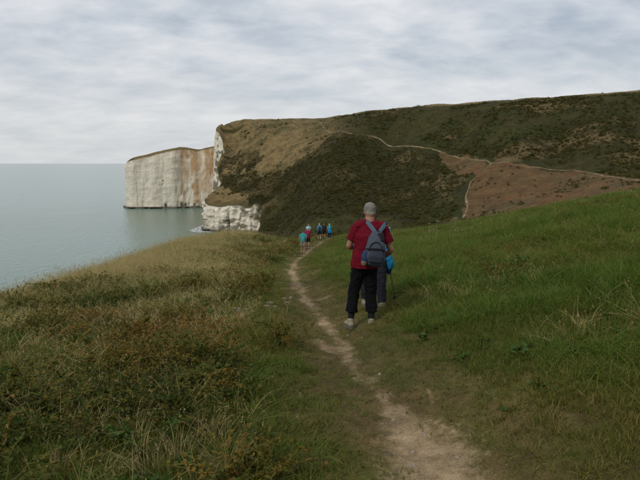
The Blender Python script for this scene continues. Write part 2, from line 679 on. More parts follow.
# ------------------------------------------------------------------ chalk cliffs
def chalk_material():
    m, t, out = new_mat('chalk')
    b = principled(t, .95, .1)
    at_ = N(t, 'ShaderNodeAttribute', attribute_name='col')
    geo = N(t, 'ShaderNodeNewGeometry')
    mp = N(t, 'ShaderNodeMapping')
    mp.inputs['Scale'].default_value = (1, 1, .22)
    t.links.new(geo.outputs['Position'], mp.inputs[0])
    n1 = noise_node(t, mp.outputs[0], .55, 7, .62, .4)
    mp2 = N(t, 'ShaderNodeMapping')
    mp2.inputs['Scale'].default_value = (.16, .16, 1.3)
    t.links.new(geo.outputs['Position'], mp2.inputs[0])
    n2 = noise_node(t, mp2.outputs[0], .9, 5, .6, .2)
    n3 = noise_node(t, geo.outputs['Position'], 1.3, 6, .65)
    c1 = ramp(t, n1.outputs[0], [(.26, .84), (.40, .97), (.7, 1.04)])
    c2 = ramp(t, n2.outputs[0], [(.3, .82), (.42, .97), (.7, 1.03)])
    c3 = ramp(t, n3.outputs[0], [(.3, .78), (.5, 1.0), (.7, 1.08)])
    c = mix(t, 1.0, at_.outputs[0], c1.outputs[0], 'MULTIPLY')
    c = mix(t, 1.0, c, c2.outputs[0], 'MULTIPLY')
    c = mix(t, 1.0, c, c3.outputs[0], 'MULTIPLY')
    t.links.new(c, b.inputs['Base Color'])
    bb = bump(t, n1.outputs[0], .8, 1.2)
    b2 = N(t, 'ShaderNodeBump')
    b2.inputs['Strength'].default_value = .6
    b2.inputs['Distance'].default_value = .5
    t.links.new(n3.outputs[0], b2.inputs['Height'])
    t.links.new(bb, b2.inputs['Normal'])
    t.links.new(b2.outputs[0], b.inputs['Normal'])
    t.links.new(b.outputs[0], out.inputs[0])
    return m


MAT['chalk'] = chalk_material()


def build_cliff(i0, i1, step, rows, name):
    """a stretch of cliff: turf lip, broken face, dark wave-cut foot"""
    P = densify(COAST[i0:i1 + 1], step)
    P = smooth(P, 2)
    T = np.gradient(P, axis=0)
    T /= np.linalg.norm(T, axis=1)[:, None] + 1e-9
    Nn = np.stack([-T[:, 1], T[:, 0]], 1)           # seaward normal (sea lies left of the line)
    S0 = float(np.sum(np.linalg.norm(np.diff(COAST[:i0 + 1], axis=0), axis=1))) if i0 else 0.0
    s = S0 + np.concatenate([[0], np.cumsum(np.linalg.norm(np.diff(P, axis=0), axis=1))])
    rr = np.hypot(P[:, 0], P[:, 1])
    lip = np.where(rr > 400, 2.6, np.clip(rr * .011, .35, 5))
    V, C = [], []
    turf = np.array([.085, .075, .035])
    for f in (1.0, .55, .2):
        q = P - Nn * (lip * f)[:, None]
        z = H(q[:, 0], q[:, 1]) + .03 + .12 * (1 - f)
        V.append(np.column_stack([q, z]))
        cc, _, _ = cover(q[:, 0], q[:, 1])
        C.append(cc)
    ztop = H(P[:, 0], P[:, 1]) + 0.2 - np.maximum(0, fbm(s / 5, s * 0 + 1.5, oct=3, seed=55)) * 3.0 * sstep(285, 312, rr) * (1 - sstep(350, 385, rr))
    ht = ztop + CAMZ + 1.5
    for k in range(rows):
        f = k / (rows - 1)
        z = ztop - ht * f
        zz = z + CAMZ
        mid = sstep(285, 312, rr) * (1 - sstep(350, 385, rr))
        amp = mid * 1.2 + (1 - mid) * np.clip(ht / 40, .3, 1) * (1 - .25 * sstep(440, 490, rr))
        g = fbm(s / 7.5, z / 46 + 3, oct=4, seed=41) * 1.7 + fbm(s / 24, z / 90, oct=2, seed=42) * 3.6
        g = g + fbm(s / 3.2, z / 4.2, oct=3, seed=43) * .75 + np.abs(vnoise(s / 30, z / 2.4, seed=44)) * .25
        g = g + mid * (1.7 * fbm(s / 2.0, z / 10, oct=4, seed=52, gain=.6) + .5 * fbm(s / 1.2, z / 1.6, oct=2, seed=53) - 1.6 * np.exp(-(fbm(s / 6, z / 22, oct=2, seed=54) / .09) ** 2))
        g = g - .6 * np.exp(-((fbm(s / 5, z / 60, oct=2, seed=45)) / .06) ** 2)
        out = (.2 + f * ht * .055) + g * amp * min(1, f * 9) - .9 * amp * np.exp(-((f - .965) / .02) ** 2)
        out = out + np.where(zz < 1.4, 1.6 + 1.6 * vnoise(s / 3, zz, seed=49), 0)
        q = P + Nn * out[:, None]
        V.append(np.column_stack([q, z]))
        base = np.array([.70, .63, .51])
        w = np.tile(base, (len(s), 1)) * (1 + .16 * fbm(s / 11, z / 40, oct=3, seed=46))[:, None]
        # iron-stained stretch of the far headland, soil washed down from the top
        st = sstep(-127, -120, q[:, 0] + 3 * vnoise(z / 6, s / 6, seed=40)) * (1 - .45 * sstep(-116, -106, q[:, 0])) * (q[:, 1] > 480)
        st = np.maximum(st, sstep(-108, -102, q[:, 0]) * (1 - .6 * sstep(-94, -86, q[:, 0])) * (q[:, 1] > 480) * sstep(.62, .3, f + .1 * fbm(s / 5, z / 9, oct=2, seed=39)))
        run = fbm(s / 8, z / 11, oct=4, seed=47) + .35 * fbm(s / 2.0, z / 22, oct=2, seed=50)
        st = st * sstep(-.35, .3, run + .42 - .45 * f)
        st = np.maximum(st, sstep(.13, .0, f) * sstep(-.2, .3, run) * (q[:, 1] > 480) * .45)
        w = w * (1 - st[:, None] * .88) + np.array([.44, .25, .10]) * st[:, None] * .88
        gr = sstep(.16, .42, fbm(s / 9, z / 2.6, oct=4, seed=48) + .35 * fbm(s / 3, z / 1.2, oct=2, seed=38) + np.where(rr < 365, .02 + .25 * sstep(.35, .0, f), np.where(rr < 442, -.02 + .55 * sstep(.12, .45, f + .3 * fbm(s / 6, z / 6, oct=2, seed=36)), -.5))) * .85
        gr = np.maximum(gr, sstep(-37, -31, q[:, 0] + 8 * fbm(s / 4, z / 6, oct=2, seed=37) + 5 * (.5 - f)) * ((rr > 150) & (rr < 330)) * .96)
        w = w * (1 - gr[:, None]) + np.array([.095, .078, .036]) * gr[:, None]
        tl = np.where(rr > 400, sstep(.022, .0, f), sstep(.05, .0, f))
        w = w * (1 - tl[:, None]) + turf * tl[:, None]
        ft = np.clip(sstep(2.2, 1.1, zz), 0, 1) * .9
        cave_shade = np.zeros(len(s))  # shade of the cave mouths, painted into the chalk colour; no hollows cut
        for xc, wc, hc in ((-137.5, 1.3, 2.6), (-124, 1.7, 3.4), (-121, .8, 1.8), (-113.5, 1.0, 2.0), (-107, 1.2, 1.6), (-102, .8, 1.6)):
            cave_shade = np.maximum(cave_shade, sstep(1.15, .75, np.hypot((q[:, 0] - xc) / wc, (zz - 2.6) / hc)) * (q[:, 1] > 480))
        ft = np.maximum(ft, cave_shade * .85)
        w = w * (1 - ft[:, None]) + np.array([.035, .036, .028]) * ft[:, None]
        C.append(np.clip(w, .01, .9))
    nr = len(V)
    V = np.concatenate(V)
    V[:, 2] += CAMZ
    o = mesh_obj(name, V, grid_faces(nr, len(P)), MAT['chalk'], kind='structure')
    color_attr(o, 'col', np.concatenate(C))
    return o


def cidx(x, y):
    return int(np.argmin(np.hypot(COAST[:, 0] - x, COAST[:, 1] - y)))


ground = build_terrain()
build_cliff(0, cidx(-7, 84), .6, 26, 'cliff')
build_cliff(cidx(-7, 84), cidx(-32, 300), 1.5, 16, 'cliff')
build_cliff(cidx(-32, 300), cidx(-66, 366), .5, 60, 'cliff')
build_cliff(cidx(-66, 366), cidx(-76, 500), .7, 60, 'cliff')
build_cliff(cidx(-76, 500), len(COAST) - 1, .6, 70, 'cliff')


# ------------------------------------------------------------------ sea
def build_sea():
    m, t, out = new_mat('sea_water')
    b = principled(t, .16, .5)
    b.inputs['IOR'].default_value = 1.333
    geo = N(t, 'ShaderNodeNewGeometry')
    n0 = noise_node(t, geo.outputs['Position'], .004, 4, .6)
    c = ramp(t, n0.outputs[0], [(.35, (.10, .175, .14)), (.65, (.13, .205, .165))])
    t.links.new(c.outputs[0], b.inputs['Base Color'])
    mp = N(t, 'ShaderNodeMapping')
    mp.inputs['Rotation'].default_value = (0, 0, R(20))
    mp.inputs['Scale'].default_value = (1, .45, 1)
    t.links.new(geo.outputs['Position'], mp.inputs[0])
    n1 = noise_node(t, mp.outputs[0], .35, 6, .6, .3)
    n2 = noise_node(t, mp.outputs[0], .035, 3, .5, .3)
    bb = bump(t, n2.outputs[0], .5, 1.5)
    b2 = N(t, 'ShaderNodeBump')
    b2.inputs['Strength'].default_value = .7
    b2.inputs['Distance'].default_value = .8
    t.links.new(n1.outputs[0], b2.inputs['Height'])
    t.links.new(bb, b2.inputs['Normal'])
    t.links.new(b2.outputs[0], b.inputs['Normal'])
    t.links.new(b.outputs[0], out.inputs[0])
    rs = np.concatenate([[1], np.geomspace(60, 45000, 60)])
    th = np.radians(np.arange(0, 361, 5.0))
    T, RR = np.meshgrid(th, rs)
    V = np.stack([(RR * np.sin(T)).ravel(), (RR * np.cos(T)).ravel(), np.zeros(RR.size)], 1)
    mesh_obj('sea', V, grid_faces(len(rs), len(th))[:, ::-1], m, kind='structure')
    # surf along the cliff foot
    fm, ft, fo = new_mat('surf')
    fb = principled(ft, .7, .3)
    fb.inputs['Base Color'].default_value = (.72, .74, .72, 1)
    g2 = N(ft, 'ShaderNodeNewGeometry')
    fn = noise_node(ft, g2.outputs['Position'], .8, 6, .7, .6)
    fr = ramp(ft, fn.outputs[0], [(.46, 0), (.56, 1)])
    tr = N(ft, 'ShaderNodeBsdfTransparent')
    ms = N(ft, 'ShaderNodeMixShader')
    ft.links.new(fr.outputs[0], ms.inputs[0])
    ft.links.new(tr.outputs[0], ms.inputs[1])
    ft.links.new(fb.outputs[0], ms.inputs[2])
    ft.links.new(ms.outputs[0], fo.inputs[0])
    a, bb_ = cidx(-36, 323), cidx(-79, 430)
    P = smooth(densify(COAST[a:bb_], .8), 4)
    T = np.gradient(P, axis=0)
    T /= np.linalg.norm(T, axis=1)[:, None]
    Nn = np.stack([-T[:, 1], T[:, 0]], 1)
    s = np.arange(len(P)) * .8
    w0 = 2.0 + vnoise(s / 4, s * 0, seed=61)
    w1 = 7.5 + 3.0 * vnoise(s / 9, s * 0, seed=62)
    V = []
    for k in range(4):
        q = P + Nn * (w0 + (w1 - w0) * k / 3)[:, None]
        V.append(np.column_stack([q, np.full(len(q), .08)]))
    mesh_obj('surf', np.concatenate(V), grid_faces(4, len(P)), fm, kind='stuff')


build_sea()


# ------------------------------------------------------------------ trodden chalk paths on the far hill
def drape(name, px, width, lift, seed):
    P = np.array([hit(a, b, 115)[:2] for a, b in px])
    P = smooth(densify(P, 1.0), 4)
    P = P + np.stack([fbm(np.arange(len(P)) / 9, np.zeros(len(P)), seed=seed), fbm(np.arange(len(P)) / 9, np.ones(len(P)) * 5, seed=seed)], 1) * .9
    T = np.gradient(P, axis=0)
    T /= np.linalg.norm(T, axis=1)[:, None] + 1e-9
    Nn = np.stack([-T[:, 1], T[:, 0]], 1)
    i = np.arange(len(P))
    w = width * np.clip(1 + 1.1 * fbm(i / 7, i * 0., seed=seed + 1), .3, 2)
    V = []
    for k in (-1, -.5, 0, .5, 1):
        q = P + Nn * (w * k * .5)[:, None]
        V.append(np.column_stack([q, H(q[:, 0], q[:, 1]) + CAMZ + (lift if abs(k) < 1 else -.25)]))
    return mesh_obj(name, np.concatenate(V), grid_faces(5, len(P)), MAT['trod'], kind='structure')


def trod_material():
    m, t, out = new_mat('trodden_chalk')
    b = principled(t, .95, .1)
    geo = N(t, 'ShaderNodeNewGeometry')
    n1 = noise_node(t, geo.outputs['Position'], .11, 5, .65)
    n2 = noise_node(t, geo.outputs['Position'], .9, 4, .6)
    a = N(t, 'ShaderNodeMath', operation='MULTIPLY_ADD')
    t.links.new(n2.outputs[0], a.inputs[0])
    a.inputs[1].default_value = .45
    t.links.new(n1.outputs[0], a.inputs[2])
    c = ramp(t, a.outputs[0], [(.55, (.085, .066, .03)), (.76, (.17, .125, .065)), (1.0, (.36, .29, .19))])
    t.links.new(c.outputs[0], b.inputs['Base Color'])
    t.links.new(b.outputs[0], out.inputs[0])
    return m


MAT['trod'] = trod_material()
FP = [np.array([hit(a, b, 115)[:2] for a, b in q]) for q in ([(331, 133), (380, 139), (440, 152.5), (490, 163), (560, 170), (640, 181), (700, 188)], [(491.5, 163), (470, 183), (465, 196), (467, 207), (462, 219)])]
drape('footpath', [(318, 121), (322, 126), (331, 133), (352, 134.5), (380, 139), (410, 146), (440, 152.5), (465, 158), (490, 163)], .85, .2, 71)
drape('footpath', [(490, 163), (520, 166), (560, 170), (600, 175), (640, 181), (700, 188)], .7, .2, 73)
drape('footpath', [(491.5, 163), (481, 172), (470, 183), (465, 196), (467, 207), (462, 219)], .95, .22, 75)

# ---- END SETTING
# ------------------------------------------------------------------ plants
def blades(n, hmin, hmax, spread, lean, width, seg=3, droop=.6, seed=0, seedhead=0.0):
    """a tuft of curved tapering blades; attribute v runs from root to tip, attribute k is random per blade"""
    g = np.random.default_rng(seed)
    V, Fc, A = [], [], []
    for i in range(n):
        a, rr = g.uniform(0, 6.283), spread * math.sqrt(g.uniform(0, 1))
        p = np.array([rr * math.cos(a), rr * math.sin(a), -.02])
        da = a + g.normal(0, .9)
        d = np.array([math.cos(da), math.sin(da), 0])
        side = np.array([-d[1], d[0], 0])
        tw = g.uniform(-.9, .9)
        side = side * math.cos(tw) + d * math.sin(tw)
        h = g.uniform(hmin, hmax)
        ln = lean * g.uniform(.3, 1.2)
        w = width * g.uniform(.7, 1.3)
        k = g.uniform()
        b0 = len(V)
        for sgm in range(seg + 1):
            f = sgm / seg
            c = p + d * (ln * h * (f ** 2)) + np.array([0, 0, h * (f - droop * lean * .45 * f ** 3)])
            ww = w * (1 - f) ** .7 if sgm < seg else 0
            if sgm < seg:
                V += [c - side * ww, c + side * ww]
                A += [(f, k), (f, k)]
            else:
                V.append(c)
                A.append((1, k))
        for sgm in range(seg - 1):
            q = b0 + 2 * sgm
            Fc.append((q, q + 1, q + 3, q + 2))
        q = b0 + 2 * (seg - 1)
        Fc.append((q, q + 1, q + 2))
        if g.uniform() < seedhead:                  # feathery seed head
            top = V[-1]
            for j in range(7):
                u = g.normal(0, 1, 3) * np.array([.005, .005, .0]) + np.array([0, 0, g.uniform(-.08, .02)])
                b1 = len(V)
                V += [top + u, top + u + d * .004 + np.array([0, 0, .018]), top + u + side * .006 + np.array([0, 0, .010])]
                A += [(.6, k)] * 3
                Fc.append((b1, b1 + 1, b1 + 2))
    return np.array(V), Fc, np.array(A)


def leaf(V, Fc, A, base, d, up, ln, wd, k):
    d = d / np.linalg.norm(d)
    side = np.cross(d, up)
    side /= np.linalg.norm(side) + 1e-9
    n = np.cross(side, d)
    b = len(V)
    V += [base, base + d * ln * .35 + side * wd * .5 + n * ln * .10, base + d * ln * .75 + side * wd * .38 + n * ln * .05, base + d * ln - n * ln * .12,
          base + d * ln * .75 - side * wd * .38 + n * ln * .05, base + d * ln * .35 - side * wd * .5 + n * ln * .10, base + d * ln * .5 - n * ln * .02]
    A += [(.6, k)] * 7
    Fc += [(b, b + 6, b + 1), (b + 1, b + 6, b + 2), (b + 2, b + 6, b + 3), (b + 3, b + 6, b + 4), (b + 4, b + 6, b + 5), (b + 5, b + 6, b)]


def sprig(nst, nleaf, hgt, reach, lsize, seed, lw=.75):
    """arching leafy stems in all directions from one root: bramble, wild privet and other clifftop growth"""
    g = np.random.default_rng(seed)
    V, Fc, A = [], [], []
    for s_ in range(nst):
        a = g.uniform(0, 6.283)
        d = np.array([math.cos(a), math.sin(a), 0])
        h = hgt * g.uniform(.5, 1.15)
        rc = reach * g.uniform(.3, 1.1)
        pts = [d * rc * (f ** 1.3) + np.array([0, 0, h * math.sin(min(1, f * 1.05) * 1.9) / .95 if f < .8 else h * (1.02 - .5 * (f - .8))]) + g.normal(0, .008, 3) for f in np.linspace(0, 1, 6)]
        sd = np.array([-d[1], d[0], 0]) * .0035
        b = len(V)
        for i, p in enumerate(pts):
            V += [p - sd, p + sd]
            A += [(.1, .5)] * 2
        for i in range(5):
            Fc.append((b + 2 * i, b + 2 * i + 1, b + 2 * i + 3, b + 2 * i + 2))
        for j in range(nleaf):
            f = g.uniform(.25, 1.0) * 5
            i = min(4, int(f))
            p = pts[i] + (pts[i + 1] - pts[i]) * (f - i)
            ld = g.normal(0, 1, 3)
            ld[2] = abs(ld[2]) * .5 + .1
            ld += d * .4
            up = np.array([0, 0, 1.0]) + g.normal(0, .45, 3)
            leaf(V, Fc, A, p, ld, up, lsize * g.uniform(.6, 1.25), lsize * lw * g.uniform(.7, 1.2), g.uniform())
    return np.array(V), Fc, np.array(A)


def bush(nl, seed, ls=.17):
    """low wind-clipped shrub: leaf clumps through a squashed uneven dome"""
    g = np.random.default_rng(seed)
    V, Fc, A = [], [], []
    lobes = [(g.uniform(-.5, .5), g.uniform(-.5, .5), g.uniform(.1, .8), g.uniform(.3, .55)) for _ in range(7)]
    for i in range(nl):
        lx, ly, lz, lr = lobes[g.integers(len(lobes))]
        u = g.normal(0, 1, 3)
        u /= np.linalg.norm(u)
        u[2] = abs(u[2])
        p = np.array([lx, ly, lz * .8]) + u * lr * g.uniform(.72, 1.05) * np.array([1, 1, .8])
        leaf(V, Fc, A, p, u + g.normal(0, .5, 3), np.array([0, 0, 1.]) + g.normal(0, .5, 3), ls * g.uniform(.6, 1.3), ls * .8, g.uniform())
    return np.array(V), Fc, np.array(A)


def plant_mat(name, stops, tipmix=None, transl=.35, patch=None, rough=.7):
    """colour by plant (instance random), by blade (k) and by the patch of ground it grows in"""
    m, t, out = new_mat(name)
    L = t.links.new
    k = N(t, 'ShaderNodeAttribute', attribute_name='k')
    v = N(t, 'ShaderNodeAttribute', attribute_name='v')
    oi = N(t, 'ShaderNodeObjectInfo')
    pn = noise_node(t, oi.outputs['Location'], .32, 3, .6)
    a = N(t, 'ShaderNodeMath', operation='MULTIPLY_ADD')
    L(oi.outputs['Random'], a.inputs[0])
    a.inputs[1].default_value = .38
    kk = N(t, 'ShaderNodeMath', operation='MULTIPLY')
    L(k.outputs['Fac'], kk.inputs[0])
    kk.inputs[1].default_value = .42
    L(kk.outputs[0], a.inputs[2])
    b = N(t, 'ShaderNodeMath', operation='MULTIPLY_ADD')
    L(pn.outputs[0], b.inputs[0])
    b.inputs[1].default_value = .95
    b.inputs[2].default_value = -.42
    c = N(t, 'ShaderNodeMath', operation='ADD', use_clamp=True)
    L(a.outputs[0], c.inputs[0])
    L(b.outputs[0], c.inputs[1])
    col = ramp(t, c.outputs[0], stops).outputs[0]
    if tipmix:
        tf = N(t, 'ShaderNodeMath', operation='POWER')
        L(v.outputs['Fac'], tf.inputs[0])
        tf.inputs[1].default_value = 2.2
        tm = N(t, 'ShaderNodeMath', operation='MULTIPLY')
        L(tf.outputs[0], tm.inputs[0])
        tm.inputs[1].default_value = tipmix[0]
        col = mix(t, tm.outputs[0], col, tipmix[1])
    d = principled(t, rough, .25)
    L(col, d.inputs['Base Color'])
    tr = N(t, 'ShaderNodeBsdfTranslucent')
    L(col, tr.inputs[0])
    ms = N(t, 'ShaderNodeMixShader')
    ms.inputs[0].default_value = transl
    L(d.outputs[0], ms.inputs[1])
    L(tr.outputs[0], ms.inputs[2])
    L(ms.outputs[0], out.inputs[0])
    return m


def plant_source(name, data, mat):
    V, Fc, A = data
    me = bpy.data.meshes.new(name)
    me.from_pydata([tuple(map(float, p)) for p in V], [], Fc)
    for nm, i in (('v', 0), ('k', 1)):
        at_ = me.attributes.new(nm, 'FLOAT', 'POINT')
        at_.data.foreach_set('value', np.ascontiguousarray(A[:, i], np.float32))
    me.materials.append(mat)
    return bpy.data.objects.new(name, me)


def scatter(name, P, rot, scl, idx, sources, label, cat):
    """one growth of plants: points carry turn, size and kind; geometry nodes set a plant on each"""
    me = bpy.data.meshes.new(name)
    me.vertices.add(len(P))
    me.vertices.foreach_set('co', np.asarray(P, np.float32).ravel())
    for nm, typ, dat in (('rot', 'FLOAT_VECTOR', rot), ('scl', 'FLOAT_VECTOR', scl), ('idx', 'INT', idx)):
        at_ = me.attributes.new(nm, typ, 'POINT')
        if typ == 'FLOAT_VECTOR':
            at_.data.foreach_set('vector', np.asarray(dat, np.float32).ravel())
        else:
            at_.data.foreach_set('value', np.asarray(dat, np.int32))
    o = bpy.data.objects.new(name, me)
    COL.objects.link(o)
    o['kind'] = 'stuff'
    o['label'] = label
    o['category'] = cat
    g = bpy.data.node_groups.new(name, 'GeometryNodeTree')
    g.interface.new_socket('Geometry', in_out='INPUT', socket_type='NodeSocketGeometry')
    g.interface.new_socket('Geometry', in_out='OUTPUT', socket_type='NodeSocketGeometry')
    gi, go = N(g, 'NodeGroupInput'), N(g, 'NodeGroupOutput')
    L = g.links.new
    jn = N(g, 'GeometryNodeJoinGeometry')

    def named(nm, typ):
        n = N(g, 'GeometryNodeInputNamedAttribute', data_type=typ)
        n.inputs['Name'].default_value = nm
        return n.outputs[0]
    ra, sa, ia = named('rot', 'FLOAT_VECTOR'), named('scl', 'FLOAT_VECTOR'), named('idx', 'INT')
    for i, src in enumerate(sources):
        cmp_ = N(g, 'FunctionNodeCompare', data_type='INT', operation='EQUAL')
        L(ia, cmp_.inputs[2])
        cmp_.inputs[3].default_value = i
        oi = N(g, 'GeometryNodeObjectInfo')
        oi.inputs['Object'].default_value = src
        oi.inputs['As Instance'].default_value = True
        ip = N(g, 'GeometryNodeInstanceOnPoints')
        L(gi.outputs[0], ip.inputs['Points'])
        L(cmp_.outputs[0], ip.inputs['Selection'])
        L(oi.outputs['Geometry'], ip.inputs['Instance'])
        L(ra, ip.inputs['Rotation'])
        L(sa, ip.inputs['Scale'])
        L(ip.outputs[0], jn.inputs[0])
    L(jn.outputs[0], go.inputs[0])
    md = o.modifiers.new('growth', 'NODES')
    md.node_group = g
    return o


def spread(rho0, r0, fall, rmin, rmax, half=46):
    """random plan points with density rho0 up to r0, thinning with distance after that"""
    rr = np.linspace(rmin, rmax, 4000)
    dens = rho0 * np.where(rr < r0, 1, (r0 / rr) ** fall) * rr * 2 * math.radians(half)
    cum = np.concatenate([[0], np.cumsum((dens[1:] + dens[:-1]) / 2 * np.diff(rr))])
    n = int(cum[-1])
    r = np.interp(rng.uniform(0, cum[-1], n), cum, rr)
    th = rng.uniform(-math.radians(half), math.radians(half), n)
    return r * np.sin(th), r * np.cos(th), r


def field(x, y):
    """what grows where near the viewer"""
    d = dist_poly(x, y, PATHP)
    px_ = np.interp(y, PATHP[:, 1], PATHP[:, 0])
    return d, x - px_, coast_d(x, y)


def place(x, y, keep, smin, smax, r, grow, nvar, tilt=.12, hscale=None, sink=.0):
    x, y, r = x[keep], y[keep], r[keep]
    z = H(x, y) + CAMZ - sink
    n = len(x)
    rot = np.stack([rng.normal(0, tilt, n), rng.normal(0, tilt, n), rng.uniform(0, 6.283, n)], 1)
    s_ = rng.uniform(smin, smax, n) * np.maximum(1, r / 6) ** grow
    hs = s_ if hscale is None else s_ * hscale[keep] / np.maximum(1, r / 6) ** (grow * .75)
    return np.stack([x, y, z], 1), rot, np.stack([s_, s_, hs], 1), rng.integers(0, nvar, n)


M_TURF = plant_mat('turf_blade', [(0, (.042, .082, .006)), (.3, (.066, .104, .008)), (.55, (.105, .115, .014)), (.78, (.18, .142, .034)), (1, (.27, .19, .065))], (.35, (.18, .15, .035)))
M_LONG = plant_mat('long_grass_blade', [(0, (.034, .088, .005)), (.35, (.060, .124, .007)), (.62, (.10, .145, .012)), (.82, (.175, .16, .03)), (1, (.28, .215, .07))], (.38, (.18, .18, .035)))
M_STRAW = plant_mat('straw_blade', [(0, (.22, .18, .05)), (.3, (.36, .285, .10)), (.7, (.52, .42, .19)), (1, (.60, .50, .27))], (.4, (.58, .46, .24)), .45)
M_LEAF = plant_mat('bramble_leaf', [(0, (.034, .055, .006)), (.28, (.060, .078, .009)), (.48, (.11, .098, .013)), (.64, (.19, .13, .018)), (.82, (.19, .085, .02)), (1, (.13, .05, .018))], None, .35)
M_HERB = plant_mat('herb_leaf', [(0, (.038, .08, .010)), (.5, (.06, .11, .015)), (1, (.11, .14, .025))], None, .3)
M_SCRUB = plant_mat('scrub_leaf', [(0, (.042, .055, .009)), (.3, (.066, .072, .012)), (.55, (.105, .088, .018)), (.78, (.16, .11, .03)), (1, (.24, .155, .05))], None, .45)

turf_src = [plant_source('turf_tuft', blades(20, .03, .10, .085, .75, .0027, 3, seed=i), M_TURF) for i in range(4)]
long_src = [plant_source('long_grass_tuft', blades(22, .10, .34, .10, .95, .0032, 4, droop=1.0, seed=20 + i, seedhead=.04), M_LONG) for i in range(5)]
straw_src = [plant_source('straw_tuft', blades(14, .20, .55, .08, .6, .0022, 4, droop=.8, seed=40 + i, seedhead=.45), M_STRAW) for i in range(4)]
leaf_src = [plant_source('bramble_sprig', sprig(8, 17, .20, .30, .027, 60 + i, .66), M_LEAF) for i in range(5)]
herb_src = [plant_source('herb_sprig', sprig(6, 5, .06, .13, .05, 80 + i, .6), M_HERB) for i in range(4)]
scrub_src = [plant_source('scrub_bush', bush(190, 100 + i), M_SCRUB) for i in range(5)]

# short turf everywhere, thin on the trodden strip
x, y, r = spread(430, 5, 1.2, 1.0, 84)
d, side, sd = field(x, y)
_, bare, _ = cover(x, y)
keep = (sd > -.2) & (rng.uniform(0, 1, len(x)) > bare * 1.2) & (rng.uniform(0, 1, len(x)) < .34 + .66 * sstep(.25, 1.3, d))
hs = .35 + .75 * sstep(.2, 1.6, d)
scatter('turf', *place(x, y, keep, .7, 1.5, r, .42, 4, .25, hs), turf_src, 'short downland turf on both sides of the worn path', 'grass')

# long rough grass: the right hand slope, and among the growth on the left
x, y, r = spread(190, 5, 1.15, 1.0, 84)
d, side, sd = field(x, y)
n1 = fbm(x / 1.1, y / 1.1, oct=3, seed=81)
n2 = fbm(x / 4, y / 4, oct=2, seed=82)
w = np.where(side > 0, sstep(.6, 1.7, d + n1 * .7) * 1.0, sstep(.6, 1.4, d + n1 * .6) * .5) * np.clip(.66 + n1 * 1.9, .05, 1)
keep = (sd > -.3) & (rng.uniform(0, 1, len(x)) < w)
hs = (.40 + .60 * sstep(.9, 3.2, d)) * np.clip(.72 + n1 * 1.6 + n2 * .6, .25, 1.6)
scatter('long_grass', *place(x, y, keep, .6, 1.3, r, .36, 5, .28, hs), long_src, 'long tussocky green grass on the slope beside the path', 'grass')

# bleached grass along the cliff rim and in patches
x, y, r = spread(120, 6, .88, 1.2, 84)
d, side, sd = field(x, y)
n1 = fbm(x / 1.7, y / 1.7, oct=3, seed=83)
rim = sstep(8.5, 3.0, sd + n1 * 2.4) * sstep(9, 20, y) * (side < 0)
w = np.clip(rim * .55 + (side < 0) * (.22 + .45 * sstep(-.1, .5, n1)) * sstep(.8, 1.8, d) + (side > 0) * (.02 + .09 * sstep(.15, .6, n1)) * sstep(.9, 2, d), 0, 1)
keep = (sd > -.4) & (rng.uniform(0, 1, len(x)) < w)
hs = .40 + .75 * np.clip(rim, 0, 1) + .2 * n1
scatter('dry_grass', *place(x, y, keep, .7, 1.3, r, .28, 4, .35, hs), straw_src, 'bleached dry grass with seed heads along the cliff edge', 'grass')

# bramble and low scrub on the left
x, y, r = spread(80, 5, 1.0, 1.0, 70)
d, side, sd = field(x, y)
n1 = fbm(x / 1.3, y / 1.3, oct=3, seed=85)
w = (side < 0) * sstep(.9, 2.0, d + n1 * 1.0) * np.clip(.58 + n1 * 1.7, .05, 1) * (1 - .8 * sstep(7, 3, sd) * sstep(12, 24, y)) * (1 - .35 * sstep(15, 40, y))
w = np.maximum(w, (side > 0) * .10 * sstep(.35, .6, n1) * sstep(1.5, 3, d))
keep = (sd > -.2) & (rng.uniform(0, 1, len(x)) < w)
hs = .5 + .6 * np.clip(n1 + .35, 0, 1)
scatter('bramble', *place(x, y, keep, .6, 1.3, r, .34, 5, .3, hs), leaf_src, 'low bramble and privet turning yellow and rust beside the path', 'undergrowth')

# broad-leaved herbs in the turf
x, y, r = spread(22, 5, .9, 1.2, 50)
d, side, sd = field(x, y)
n1 = fbm(x / 1.2, y / 1.2, oct=3, seed=87)
keep = (sd > 0) & (rng.uniform(0, 1, len(x)) < sstep(.0, .4, n1) * sstep(.7, 1.6, d))
scatter('herbs', *place(x, y, keep, .5, 1.2, r, .2, 4, .25), herb_src, 'broad-leaved herbs growing through the grass', 'herbs')

# scrub on the far hill
xs = rng.uniform(-90, 330, 150000)
ys = rng.uniform(120, 470, 150000)
_, _, scr = cover(xs, ys)
rr_ = np.hypot(xs, ys)
keep = (np.minimum(dist_poly(xs, ys, FP[0]), dist_poly(xs, ys, FP[1])) > 3.2) & (coast_d(xs, ys) > 1.5) & (rng.uniform(0, 1, len(xs)) < scr * 1.0 + .03) & (np.abs(xs / ys) < .85) & (rr_ > 118) & (rng.uniform(0, 1, len(xs)) > .95 * sstep(.94, .975, rr_ / np.interp(xs / ys, CR_U, CR_R)))
P_, rot_, scl_, idx_ = place(xs, ys, keep, .25, .85, np.ones(len(xs)), 0, 5, .15, sink=.2)
scl_ *= (1 + .9 * (rng.uniform(0, 1, len(scl_)) < .08))[:, None]
scl_[:, 2] *= rng.uniform(.6, 1.25, len(scl_))
scatter('scrub', P_, rot_, scl_, idx_, scrub_src, 'dark gorse and thorn scrub covering the far hillside', 'scrub')

